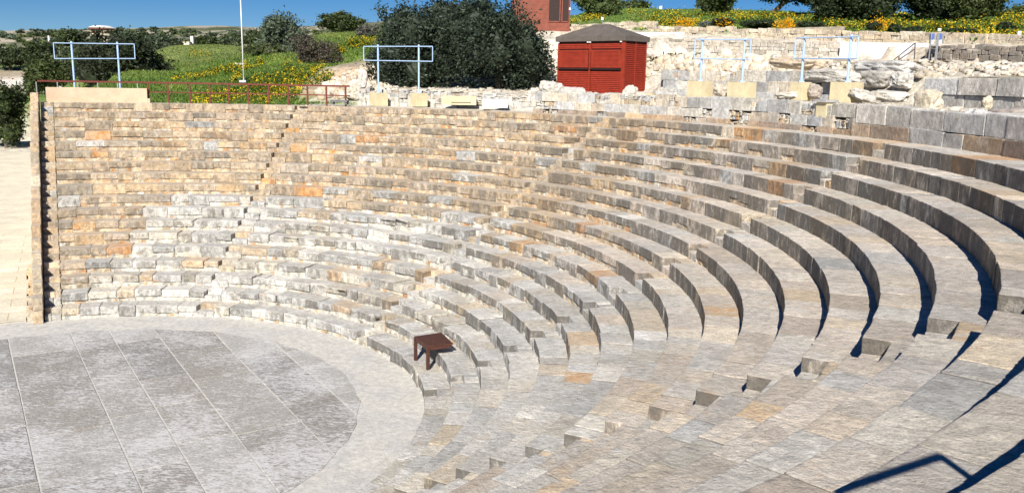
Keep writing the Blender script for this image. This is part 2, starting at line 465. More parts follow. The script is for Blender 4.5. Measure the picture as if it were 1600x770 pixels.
mb = MB(); R = 23.78; f = arc_mapper(R)
sa, sb = -R_(121.6)*R, -R_(110.55)*R
nseg = 26
for i in range(nseg):
    pass
s_ = np.linspace(sa, sb, nseg+1)
prof = np.array([(0, ZTOP-.02), (0, ZTOP+.70), (.02, ZTOP+.72), (.26, ZTOP+.72), (.28, ZTOP+.70), (.28, ZTOP-.02)])
P = np.vstack([f(np.full(6, s), prof[:, 0], prof[:, 1]) for s in s_])
idx = np.arange(len(P)).reshape(nseg+1, 6)
mb.add(P, np.stack([idx[:-1, :-1], idx[1:, :-1], idx[1:, 1:], idx[:-1, 1:]], -1).reshape(-1, 4), (.6, .44, .28))
for r_, fl in ((0, 0), (nseg, 1)):
    i = idx[r_]; q = [[0, 1, 4, 5], [1, 2, 3, 4]]
    mb.add(P[i], [x[::-1] if not fl else x for x in q], (.6, .44, .28))
mb.box(f(np.array([sb+.06]), np.array([.14]), np.array([ZTOP+.10]))[0], (.12, .26, .24), R_(110.4+90), (.6, .44, .28))
tag(mb.build('parapet_wall', PLASTER, loc=pol(R+.14, 116, ZTOP)), 'smooth peach plastered parapet on the top row beside the end wall', 'wall')

# ------------------------------------------------------------------ orchestra
def clip_circle(poly, R, n=96):
    pts = poly
    for i in range(n):
        a = 2*math.pi*(i+.5)/n; nx, ny = math.cos(a), math.sin(a); out = []
        for j in range(len(pts)):
            p, q = pts[j], pts[(j+1) % len(pts)]
            dp, dq = p[0]*nx+p[1]*ny-R, q[0]*nx+q[1]*ny-R
            if dp <= 0: out.append(p)
            if (dp < 0 < dq) or (dq < 0 < dp):
                t = dp/(dp-dq); out.append((p[0]+t*(q[0]-p[0]), p[1]+t*(q[1]-p[1])))
        pts = out
        if len(pts) < 3: return []
    return pts
bmv, bmf, bmc = [], [], []
ang = R_(-51.5); dx, dy = math.cos(ang), math.sin(ang); px_, py_ = -dy, dx
bounds = [-9.2, -7.4, -5.6, -3.95, -2.05, -.15, 1.75, 2.95, 4.35, 6.1, 7.6, 9.2]
for i in range(len(bounds)-1):
    v0, v1 = bounds[i], bounds[i+1]; u = -9.2+rng.uniform(0, 1.5)-2
    while u < 9.2:
        l = rng.uniform(2.2, 5.2); g = rng.uniform(.016, .032)
        q = [(u+g, v0+g), (u+l-g, v0+g), (u+l-g, v1-g), (u+g, v1-g)]
        q = [(a*dx+b*px_, a*dy+b*py_) for a, b in q]
        q = clip_circle(q, 8.5)
        if q:
            n0 = len(bmv); q = [(a*kq, b*kq) for a, b in q for kq in [1+(.005*math.sin(math.atan2(b, a)*23)+.004*math.sin(math.atan2(b, a)*57+1) if math.hypot(a, b) > 8.38 else 0)]]; bmv += [(a, b, .012+rng.uniform(0, .004)) for a, b in q]; bmf.append(list(range(n0, n0+len(q))))
            # skirt so a slab has an edge
            nn = len(q); n1 = len(bmv); bmv += [(a, b, 0.002) for a, b in q]
            for j in range(nn): bmf.append([n0+j, n1+j, n1+(j+1) % nn, n0+(j+1) % nn])
            cc = np.array(random.choice([(.255, .24, .215), (.31, .295, .265), (.235, .226, .21), (.33, .32, .295), (.265, .248, .222)]))*rng.uniform(.92, 1.1)
            bmc += [(*cc, 1)]*(2*nn)
        u += l
me = bpy.data.meshes.new('orchestra_paving'); me.from_pydata(bmv, [], bmf); 
ca = me.color_attributes.new('Col', 'FLOAT_COLOR', 'POINT'); ca.data.foreach_set('color', np.array(bmc, float).ravel())
m, nt, b = mat('orchestra_paving', .85); N = NT(nt); col, al = N.attr()
vrot = nt.nodes.new('ShaderNodeMapping'); vrot.inputs['Rotation'].default_value = (0, 0, R_(-18)); vrot.inputs['Scale'].default_value = (1, 3.0, 1); N.link(N.tc, vrot.inputs['Vector'])
big = N.noise(.38, 4, .6, dist=.4); sa_ = N.noise(4.2, 11, .8, vrot.outputs[0], 1.2); sb_ = N.noise(12, 8, .72, vrot.outputs[0]); fi = N.noise(70, 3, .6)
k = N.math('MULTIPLY', N.ramp(sb_, .28, .72, .55, 1.45), N.ramp(fi, .25, .75, .7, 1.3))
c = N.mix(1.0, col, N.gray(k), 'MULTIPLY')
thr = N.ramp(big, .3, .68, .54, .43)
wh = N.ramp(N.math('SUBTRACT', sa_, thr), 0.0, .09)
c = N.mix(N.math('MULTIPLY', wh, .72), c, c4(.62, .615, .61))
wf = N.ramp(N.math('ADD', sb_, N.math('MULTIPLY', big, .35)), .72, .84)
c = N.mix(N.math('MULTIPLY', wf, .5), c, c4(.58, .57, .56))
c = N.mix(N.math('MULTIPLY', N.ramp(N.noise(.9, 6, .6), .58, .72), .35), c, c4(.23, .165, .12))
N.link(c, b.inputs['Base Color']); N.link(N.bump(N.noise(22, 7, .7), .5, .01), b.inputs['Normal'])
me.materials.append(m); o = bpy.data.objects.new('orchestra_paving', me); COL.objects.link(o); kind(o, 'structure')

def ground_mat(name, col, col2, joints=0.0):
    m, nt, b = mat(name, .95); N = NT(nt)
    a = N.noise(.5, 7, .65, dist=.4); bq = N.noise(5, 8, .7); d = N.noise(40, 5, .7)
    c = N.mix(N.ramp(a, .35, .65), c4(*col), c4(*col2))
    c = N.mix(1.0, c, N.gray(N.math('MULTIPLY', N.ramp(bq, .25, .75, .78, 1.18), N.ramp(d, .25, .75, .85, 1.15))), 'MULTIPLY')
    if joints:
        v = N.voro(joints, feat='DISTANCE_TO_EDGE'); msk = N.ramp(N.noise(.6, 3, .5), .45, .6)
        c = N.mix(N.math('MULTIPLY', N.ramp(v, .05, .015), N.math('MULTIPLY', msk, .22)), c, c4(.25, .21, .16))
        c = N.mix(N.math('MULTIPLY', N.ramp(N.noise(1.2, 8, .7), .55, .66), .5), c, c4(.40, .385, .35))
    N.link(c, b.inputs['Base Color']); N.link(N.bump(N.noise(7, 8, .7), .5, .05), b.inputs['Normal'])
    return m
RINGM = ground_mat('orchestra_edge', (.55, .53, .475), (.475, .465, .44), 3.2)
PLAZAM = ground_mat('pale_ground', (.66, .60, .47), (.60, .555, .46), 0)
def disc(name, r0, r1, z, m, n=128, rings=1):
    mb = MB(); rr = np.linspace(r0, r1, rings+1); th = np.arange(n)*2*math.pi/n
    V = np.array([[r*math.cos(t), r*math.sin(t), z] for r in rr for t in th]); Q = []
    for i in range(rings):
        for j in range(n): Q.append([i*n+j, (i+1)*n+j, (i+1)*n+(j+1) % n, i*n+(j+1) % n])
    mb.add(V, Q, (.5, .5, .5)); return kind(mb.build(name, m), 'structure')
disc('orchestra_floor', 0.0, R0+.3, 0.0, RINGM)

# ------------------------------------------------------------------ terrain
CP = []          # x, y, z, kind colour
GR, DRY, EARTH, PALE, ROAD, SCRUB, MOSS = (.092, .155, .027), (.15, .18, .05), (.36, .30, .22), (.58, .53, .44), (.66, .62, .54), (.07, .085, .035), (.17, .145, .09)
def cp(x, y, D, c): p = at(x, y, D); CP.append((p[0], p[1], p[2], *c))
def cpw(p, c): CP.append((p[0], p[1], p[2], *c))
for th in range(-100, 122, 7): cpw(pol(24.6, th, ZTOP-.12), PALE if th < 88 else GR)
for th in range(-100, -20, 10): cpw(pol(30, th, ZTOP), PALE); cpw(pol(60, th, 9), EARTH); cpw(pol(160, th, 10), SCRUB)
for th in (96, 104, 112, 119): cpw(pol(29, th, ZTOP-.15), GR)
for th in range(126, 262, 8):
    for r in (24.4, 40, 60, 85, 98): cpw(pol(r, th, 0), PALE)
for th in (165, 180, 200, 220, 240): cpw(pol(200, th, 0), PALE); cpw(pol(700, th, -5), SCRUB); cpw(pol(2000, th, -5), SCRUB)
for a in [(5, 212, 103, GR), (40, 205, 100, GR), (70, 190, 96, GR), (10, 150, 128, GR), (45, 150, 120, GR), (0, 134, 150, ROAD), (45, 134, 146, ROAD), (0, 124, 172, ROAD), (45, 121, 170, ROAD), (-60, 134, 150, ROAD),
          (20, 116, 185, EARTH), (60, 112, 190, EARTH), (0, 104, 205, GR), (100, 100, 205, DRY), (20, 85, 300, SCRUB), (120, 80, 300, SCRUB),
          (300, 146, 58, GR), (300, 128, 66, GR), (280, 112, 76, DRY), (300, 98, 86, DRY), (330, 84, 100, DRY), (330, 72, 125, DRY), (250, 100, 100, DRY), (200, 96, 130, DRY),
          (380, 128, 60, GR), (400, 104, 70, GR), (400, 92, 80, GR), (440, 120, 58, GR), (480, 100, 63, DRY), (450, 84, 74, DRY), (540, 78, 70, GR), (510, 58, 82, DRY), (560, 52, 88, DRY), (470, 62, 92, DRY),
          (560, 66, 74, GR), (500, 140, 51, EARTH), (545, 150, 48.5, PALE), (560, 130, 50, EARTH), (570, 105, 54, EARTH), (600, 100, 57, EARTH), (640, 92, 62, DRY), (620, 50, 95, DRY),
          (640, 138, 48, PALE), (720, 139, 47, PALE), (820, 148, 45, PALE), (700, 100, 60, GR), (800, 90, 64, GR), (830, 58, 72, EARTH), (880, 54, 71, EARTH), (800, 40, 95, GR), (700, 40, 105, GR),
          (900, 140, 46, PALE), (960, 125, 48, PALE), (1010, 118, 46, PALE), (870, 100, 56, PALE), (920, 80, 62, PALE), (890, 62, 66, PALE), (900, 50.5, 67, EARTH)]: cp(*a)
# beyond the plateau: hills
for x, y, D in [(-80, 66, 650), (0, 63, 650), (80, 61, 680), (150, 57, 700), (230, 51, 720), (320, 50, 700), (420, 48, 650), (520, 46, 500), (650, 40, 400), (800, 30, 330), (-80, 75, 420), (60, 74, 430), (200, 70, 430), (320, 66, 330), (420, 62, 300)]: cp(x, y, D, SCRUB)
for th in range(80, 140, 8): cpw(pol(2200, th, 28), SCRUB)
# terrace behind the top row (right): flat at 8.5, second wall, slope, third wall, path, garden wall, garden
def hgt_wall2(x):  return 0
W2R = 27.6
for th in range(-16, 60, 5):
    cpw(pol(25.6, th, 8.45), PALE); cpw(pol(27.0, th, 8.5), PALE)
for th in range(-16, 52, 5): cpw(pol(28.4, th, 9.5), MOSS if th < 23 else PALE)
W3 = [(892, 72, 62), (1010, 86, 53), (1160, 90, 49), (1312, 92, 45), (1442, 97, 39), (1600, 101, 34.5), (1760, 106, 31)]       # base of the middle terrace wall
W3T = [(892, 52, 62), (1010, 60, 53), (1160, 62, 49), (1312, 66, 45), (1442, 70, 39), (1600, 74, 34.5), (1760, 78, 31)]
W4 = [(888, 51, 69.5), (1020, 53, 61), (1160, 61, 55), (1312, 67, 50), (1450, 70, 45), (1600, 73, 40), (1760, 78, 36)]         # base of the garden wall
W4T = [(888, 37, 69.5), (1020, 41, 61), (1160, 44, 55), (1312, 48, 50), (1450, 51, 45), (1600, 54.5, 40), (1760, 59, 36)]
def lerp_poly(P, x):
    for a, b in zip(P[:-1], P[1:]):
        if a[0] <= x <= b[0] or b is P[-1]:
            t = (x-a[0])/(b[0]-a[0]); return (x, a[1]+t*(b[1]-a[1]), a[2]+t*(b[2]-a[2]))
for x in range(895, 1760, 36):
    b3, t3, b4, t4 = (lerp_poly(P, x) for P in (W3, W3T, W4, W4T))
    q = at(*b3); q2 = at(*t3); q4 = at(*b4); q5 = at(*t4)
    out = ray(x, 100); out[2] = 0; out /= np.linalg.norm(out)
    if x > 1000: cpw(q-out*.25, EARTH if x > 1400 else PALE); cpw(q-out*1.0, EARTH if x > 1400 else PALE); cpw(q-out*2.2+np.array([0, 0, -.12]), MOSS if x > 1400 else EARTH)
    z2 = q2[2]-.08
    p = q+out*1.0; p[2] = z2; cpw(p, PALE)
    p = q4-out*.25; p[2] = q4[2]; cpw(p, PALE); p = q4-out*1.0; p[2] = q4[2]; cpw(p, PALE)
    p = q4+out*1.0; p[2] = q5[2]-.1; cpw(p, GR)
    p = q4+out*3; p[2] = q5[2]+.1; cpw(p, GR)
for x, y, D in [(900, 28, 82), (1000, 26, 74), (1100, 26, 69), (1200, 28, 64), (1300, 34, 60), (1400, 38, 56), (1500, 42, 52), (1600, 44, 47), (1000, 16, 90), (1100, 18, 84), (1200, 21, 80), (1300, 26, 74), (1400, 30, 70), (1500, 32, 66), (1600, 32, 60), (1750, 40, 50)]: cp(x, y, D, GR)
for x in range(950, 1800, 90): cp(x, 34 if x < 1300 else 44, 130, GR); cp(x, 60, 300, SCRUB); cp(x, 80, 900, SCRUB)
CP = np.array(CP)
_sc = np.maximum(1.2, .05*np.hypot(CP[:, 0]-EYE[0], CP[:, 1]-EYE[1]))
def terr(xy, want_col=False):
    xy = np.atleast_2d(np.asarray(xy, float)); Z = np.zeros(len(xy)); C = np.zeros((len(xy), 3))
    for i in range(0, len(xy), 4000):
        q = xy[i:i+4000]
        d2 = ((q[:, None, 0]-CP[None, :, 0])**2+(q[:, None, 1]-CP[None, :, 1])**2)/(_sc**2)[None]
        Dq = np.hypot(q[:, 0]-EYE[0], q[:, 1]-EYE[1]); pw = 3.6-1.5*np.clip((Dq-72)/25, 0, 1)
        w = (d2+.004)**(-pw[:, None])
        w /= w.sum(1, keepdims=True)
        Z[i:i+4000] = w @ CP[:, 2]
        C[i:i+4000] = w @ CP[:, 3:6]
    r = np.hypot(xy[:, 0], xy[:, 1]); th = np.degrees(np.arctan2(xy[:, 1], xy[:, 0])) % 360
    k = np.clip((th-122.0)/1.1, 0, 1)*np.clip((300-th)/6, 0, 1)*np.clip((104-r)/18, 0, 1)
    Z = Z*(1-k)
    thn = (th+180) % 360-180
    kt = np.clip((thn+24)/4, 0, 1)*np.clip((61-thn)/3, 0, 1)*np.clip((28.15-r)/.25, 0, 1)
    kf = np.clip((thn+24)/4, 0, 1)*np.clip((93-thn)/2, 0, 1)*np.clip((25.3-r)/.3, 0, 1)
    Z = Z*(1-kt)+kt*np.where(thn > 53, 8.2, 8.28)
    Z = Z*(1-kf)+kf*(ZTOP-.3)
    C = C*(1-k[:, None])+np.array(PALE)*k[:, None]
    D = np.hypot(xy[:, 0]-EYE[0], xy[:, 1]-EYE[1])
    amp = np.clip((D-45)/160, .02, 2.6)*(1-k)
    Z = Z + amp*fbm(np.c_[xy/np.maximum(4, D*.05)[:, None], np.zeros(len(xy))], 5, 4)*.5
    return (Z, C) if want_col else Z
def hit(xs, ys, dmin=40, dmax=260, n=110):
    """where lines of sight meet the ground"""
    xs, ys = np.asarray(xs, float), np.asarray(ys, float)
    d = FW+np.outer((xs-800)/FPX, RT)+np.outer((385-ys)/FPX, UP)
    ts = np.geomspace(dmin, dmax, n); out = np.full((len(xs), 3), np.nan); live = np.ones(len(xs), bool); prev = dmin
    for t in ts:
        if not live.any(): break
        ii = np.where(live)[0]; p = EYE+d[ii]*t; below = p[:, 2] < terr(p[:, :2])
        h_ = ii[below]
        if len(h_):
            lo_, hi_ = np.full(len(h_), prev), np.full(len(h_), t)
            for _ in range(5):
                md = (lo_+hi_)/2; pm = EYE+d[h_]*md[:, None]; bl_ = pm[:, 2] < terr(pm[:, :2])
                hi_ = np.where(bl_, md, hi_); lo_ = np.where(bl_, lo_, md)
            pm = EYE+d[h_]*hi_[:, None]; pm[:, 2] = terr(pm[:, :2]); out[h_] = pm
        live[h_] = False; prev = t
    return out[~np.isnan(out[:, 0])]
rr = np.r_[np.linspace(24.4, 70, 96), np.geomspace(71, 3000, 105)]
th = np.r_[np.linspace(-100, -30, 24)[:-1], np.linspace(-30, 129, 330), np.linspace(129, 260, 50)[1:]]
TH_, RR_ = np.meshgrid(np.radians(th), rr)
XY = np.c_[(RR_*np.cos(TH_)).ravel(), (RR_*np.sin(TH_)).ravel()]
Z, C = terr(XY, True)
mb = MB(); n1 = len(th); idx = np.arange(len(XY)).reshape(len(rr), n1)
mb.add(np.c_[XY, Z], np.stack([idx[:-1, :-1], idx[1:, :-1], idx[1:, 1:], idx[:-1, 1:]], -1).reshape(-1, 4), np.c_[C, np.ones(len(C))])
m, nt, b = mat('hillside', .95); N = NT(nt); col, al = N.attr()
pos = nt.nodes.new('ShaderNodeNewGeometry').outputs['Position']
vl = nt.nodes.new('ShaderNodeVectorMath'); vl.operation = 'LENGTH'; N.link(pos, vl.inputs[0])
n_a = N.noise(.12, 8, .7); n_b = N.noise(.9, 8, .7); n_c = N.noise(7, 6, .7); n_f = N.noise(.03, 8, .72)
k = N.math('MULTIPLY', N.ramp(n_b, .25, .75, .65, 1.35), N.ramp(n_c, .25, .75, .6, 1.4))
c = N.mix(1.0, col, N.gray(k), 'MULTIPLY')
c = N.mix(N.math('MULTIPLY', N.ramp(n_a, .52, .64), .35), c, N.mix(1.0, col, c4(1.5, 1.15, .9), 'MULTIPLY'))
far = N.ramp(vl.outputs['Value'], 170, 320)
c = N.mix(N.math('MULTIPLY', N.math('MULTIPLY', N.ramp(n_f, .46, .56), far), .85), c, c4(.42, .37, .29))
c = N.mix(N.math('MULTIPLY', N.math('MULTIPLY', N.ramp(N.noise(.06, 8, .7), .57, .62), far), .85), c, c4(.045, .06, .025))
N.link(c, b.inputs['Base Color']); N.link(N.bump(N.noise(3, 8, .75), .7, .15), b.inputs['Normal'])
kind(mb.build('hillside', m, smooth=True), 'structure')
disc('pale_ground', R0+.3, 24.45, -.006, PLAZAM)
mb = MB()                                                     # the pale forecourt beyond the end wall
rr = np.linspace(10.8, 96, 60); th = np.linspace(123.6, 258, 70)
V = np.array([[r*math.cos(R_(t)), r*math.sin(R_(t)), .012] for r in rr for t in th]); idx = np.arange(len(V)).reshape(60, 70)
mb.add(V, np.stack([idx[:-1, :-1], idx[1:, :-1], idx[1:, 1:], idx[:-1, 1:]], -1).reshape(-1, 4), (.6, .55, .45))
m, nt, b = mat('forecourt_paving', .95); N = NT(nt)
rot = nt.nodes.new('ShaderNodeMapping'); rot.inputs['Rotation'].default_value = (0, 0, R_(-33)); N.link(N.tc, rot.inputs['Vector'])
br = nt.nodes.new('ShaderNodeTexBrick'); N.link(rot.outputs[0], br.inputs['Vector']); br.inputs['Scale'].default_value = .5; br.inputs['Mortar Size'].default_value = .012
br.inputs['Color1'].default_value = c4(.62, .57, .44); br.inputs['Color2'].default_value = c4(.70, .65, .54); br.inputs['Mortar'].default_value = c4(.48, .40, .27); br.inputs['Brick Width'].default_value = 1.1; br.inputs['Row Height'].default_value = .55
rad = nt.nodes.new('ShaderNodeVectorMath'); rad.operation = 'LENGTH'; N.link(N.tc, rad.inputs[0])
c = N.mix(N.ramp(rad.outputs['Value'], 24, 34), br.outputs['Color'], c4(.66, .60, .47))
c = N.mix(1.0, c, N.gray(N.math('MULTIPLY', N.ramp(N.noise(.5, 8, .7), .3, .7, .85, 1.12), N.ramp(N.noise(9, 6, .7), .25, .75, .85, 1.15))), 'MULTIPLY')
c = N.mix(N.math('MULTIPLY', N.ramp(N.noise(.8, 8, .7), .56, .66), .4), c, c4(.42, .40, .35))
N.link(c, b.inputs['Base Color']); N.link(N.bump(N.noise(6, 8, .7), .6, .05), b.inputs['Normal'])
kind(mb.build('forecourt_paving', m), 'structure')

# ------------------------------------------------------------------ rocks
def rock_verts(size, seed, blocky=.5, n=9, rough=.24):
    g = np.linspace(-1, 1, n); fs = []
    for ax in range(3):
        for sg in (-1, 1):
            a, b2 = np.meshgrid(g, g, indexing='ij'); P = np.zeros((n, n, 3)); P[..., ax] = sg; P[..., (ax+1) % 3] = a; P[..., (ax+2) % 3] = b2*sg
            fs.append(P.reshape(-1, 3))
    V = np.vstack(fs); Q = []
    for k in range(6):
        i = np.arange(n*n).reshape(n, n)+k*n*n
        Q.append(np.stack([i[:-1, :-1], i[1:, :-1], i[1:, 1:], i[:-1, 1:]], -1).reshape(-1, 4))
    sph = V/np.linalg.norm(V, axis=1, keepdims=True)
    p = 2+6*blocky; sup = V/((np.abs(V)**p).sum(1)**(1/p))[:, None]
    W = sup*(.4+.6*blocky)+sph*(.6-.6*blocky)
    W = W*(1+rough*fbm(sph*1.6+seed*7.3, seed, 2)+rough*.75*fbm(sph*4.0+seed*3.1, seed+5, 4))[:, None]
    return W*np.asarray(size)/2, np.vstack(Q)
def add_rock(mb, c, size, seed, rz=0, tilt=(0, 0), blocky=.5, col=(.5, .47, .4), lich=.5, n=9, rough=.24):
    V, Q = rock_verts(size, seed, blocky, n, rough)
    M = np.array(Matrix.Rotation(rz, 3, 'Z') @ Matrix.Rotation(tilt[0], 3, 'X') @ Matrix.Rotation(tilt[1], 3, 'Y'))
    mb.add(V @ M.T+np.asarray(c), Q, np.tile([*col, lich], (len(V), 1)))
def rock(label, c, size, seed, group=None, name='stone_block', cat='stone', **k):
    mb = MB(); add_rock(mb, c, size, seed, **k)
    return tag(mb.build(name, ASHLAR, loc=np.asarray(c, float)-np.array([0, 0, size[2]/2]), smooth=True), label, cat, group)

# ------------------------------------------------------------------ ruin walls on the terrace
LIGHT = [(.55, .52, .455), (.48, .475, .45), (.58, .53, .45), (.44, .44, .43), (.55, .48, .385)]
GREYS = [(.60, .57, .52), (.53, .515, .48), (.64, .60, .54), (.56, .54, .50)]
BRN = [(.40, .31, .23), (.44, .33, .23), (.36, .29, .23)]
def courses(mb, f, s0, s1, rows, depth, pal, wear=.5, wr=(.45, 1.1), setb=.04, miss=0.0, amp=None, lich=.5, back=False, gap=.008, mixp=0.0):
    for ri, (H0, H1, *pp) in enumerate(rows):
        P = pp[0] if pp else pal; s = s0+rng.uniform(0, .2)*(ri % 2)
        while s < s1-.05:
            w = min(rng.uniform(*wr), s1-s)
            if s1-s-w < wr[0]*.5: w = s1-s
            topc = ri == len(rows)-1
            if rng.random() < mixp:
                t = s
                while t < s+w-.02:
                    ww_ = min(rng.uniform(.14, .32), s+w-t); hm = H0+(H1-H0)*rng.uniform(.35, .65)
                    for za, zb2 in ((H0, hm), (hm, H1-rng.uniform(0, .12))):
                        block(mb, f, t+.01, t+ww_-.01, za, zb2, depth*.5, jit(random.choice(CREAM+LIGHT), .1), .3, .9, front=ri*setb+.03+rng.uniform(0, .06), top_n=2, amp=.035)
                    t += ww_
            elif not (topc and rng.random() < miss):
                block(mb, f, s+gap, s+w-gap, H0, H1+rng.normal(0, .012+.03*wear)*(1.6 if topc else .5), depth-ri*setb, jit(random.choice(P), .08, .015), lich*rng.uniform(.5, 1.3), wear*rng.uniform(.5, 1.3),
                      front=ri*setb+rng.normal(0, .012+.02*wear), top_n=3, amp=amp, back=back, crust_shade=float(np.clip(rng.normal(.36, .2), 0, .9)))
            s += w
def backing(mb, hi, lo, r=24.95, z0=ZTOP-.2, z1=ZTOP+.95):
    t = np.linspace(hi, lo, 60); V = np.vstack([[pol(r, a, z0), pol(r, a, z1)] for a in t]); i = np.arange(59)*2
    mb.add(V, np.stack([i, i+1, i+3, i+2], -1), (.5, .45, .38, .3))
R1 = 24.3; f1 = arc_mapper(R1); S1 = lambda d: -R_(d)*R1
mb = MB()
courses(mb, f1, S1(62), S1(21), [(ZTOP-.01, ZTOP+.2, BRN+[(.55, .4, .26), (.56, .47, .36)]), (ZTOP+.2, ZTOP+.56, LIGHT), (ZTOP+.56, ZTOP+.98, LIGHT)], .8, LIGHT, .42, (.4, 1.2), .05, 0, .028, mixp=.16)
backing(mb, 62, 21)
tag(mb.build('ashlar_wall', ASHLAR, loc=pol(R1, 42, ZTOP), smooth=True), 'low whitish ashlar wall on the top row below the two pairs of blue posts', 'wall')
mb = MB()
courses(mb, f1, S1(21), S1(-14), [(ZTOP-.01, ZTOP+.42, BRN+[(.42, .40, .37)]), (ZTOP+.42, ZTOP+.95, GREYS)], .9, GREYS, .42, (.8, 1.9), .07, 0, .028, mixp=.10)
backing(mb, 21, -14)
tag(mb.build('ashlar_wall', ASHLAR, loc=pol(R1, 5, ZTOP), smooth=True), 'grey ashlar wall over a brown base course at the right end of the top row', 'wall')
mb = MB(); f1b = arc_mapper(25.75); S1b = lambda d: -R_(d)*25.75
courses(mb, f1b, S1b(86.5), S1b(60), [(ZTOP-.08, ZTOP+.22, WHITE), (ZTOP+.22, ZTOP+.45, WHITE), (ZTOP+.45, ZTOP+.66, LIGHT), (ZTOP+.66, ZTOP+.82, LIGHT)], .7, LIGHT, .95, (.18, .5), .05, .0, .045)
tag(mb.build('rubble_wall', ASHLAR, loc=pol(25.8, 73, ZTOP-.05), smooth=True), 'rough whitish rubble wall at the foot of the big dark carob bush', 'wall')
mb = MB()                                                    # paved ledge behind the top row
rr = np.linspace(edge(17)+.2, 26.2, 8); th = np.linspace(92, 54, 60)
V = np.array([[r*math.cos(R_(t)), r*math.sin(R_(t)), ZTOP-.03 if r < 24.2 else ZTOP+.01] for r in rr for t in th]); idx = np.arange(len(V)).reshape(8, 60)
V[:, 2] += .02*fbm(V*2, 4, 3)
mb.add(V, np.stack([idx[:-1, :-1], idx[:-1, 1:], idx[1:, 1:], idx[1:, :-1]], -1).reshape(-1, 4), (.6, .55, .45, .3))
kind(mb.build('top_ledge_ground', ASHLAR, smooth=True), 'structure')
mb = MB()                                                    # rubble fill on top of the front wall
rr = np.linspace(24.9, 28.0, 16); th = np.linspace(60, -16, 150)
V = np.array([[r*math.cos(R_(t)), r*math.sin(R_(t)), ZTOP+.88] for r in rr for t in th]); V[:, 2] -= .07; idx = np.arange(len(V)).reshape(16, 150)
V[:, 2] += .16*fbm(V*1.3, 4, 4)+.06*fbm(V*5, 8, 3)
mb.add(V, np.stack([idx[:-1, :-1], idx[:-1, 1:], idx[1:, 1:], idx[1:, :-1]], -1).reshape(-1, 4), (.58, .53, .44, .45))
kind(mb.build('terrace_ground', ASHLAR, smooth=True), 'structure')
R2 = W2R; f2 = arc_mapper(R2); S2 = lambda d: -R_(d)*R2
mb = MB()
courses(mb, f2, S2(51), S2(30.5), [(8.3, 8.78), (8.78, 9.22), (9.22, 9.66)], .8, LIGHT, .42, (.5, 1.3), .03, .04, .028, mixp=.12)
tag(mb.build('ashlar_wall', ASHLAR, loc=pol(R2, 40, 8.3), smooth=True), 'pale upper ashlar wall standing between the red kiosk and the far right blue posts', 'wall')
mb = MB()
courses(mb, f2, S2(22.6), S2(-14), [(8.3, 8.42), (8.42, 8.92), (8.92, 9.46)], .9, GREYS, .3, (.9, 1.8), -.05, 0)
tag(mb.build('ashlar_wall', ASHLAR, loc=pol(R2, 5, 8.3), smooth=True), 'two course wall of large grey squared blocks below the mossy slope', 'wall')
# ---- drystone rubble bank between
mb = MB(); HB = hit(rng.uniform(1030, 1245, 330), rng.uniform(92, 112, 330), 27, 60, 70)
for i in range(len(HB)):
    sz = rng.uniform(.22, .5); q = HB[i % len(HB)]+np.array([0, 0, sz*.12])
    add_rock(mb, q, (sz*1.3, sz, sz*.8), i, rng.uniform(0, 6), (rng.normal(0, .3), rng.normal(0, .3)), .35, jit(random.choice([(.60, .51, .40), (.58, .54, .46), (.55, .45, .33)])), .2, 5)
tag(mb.build('rubble_bank', ASHLAR, loc=at(1140, 112, 42), smooth=True), 'drystone bank of loose cream stones behind the middle blue posts', 'rubble')
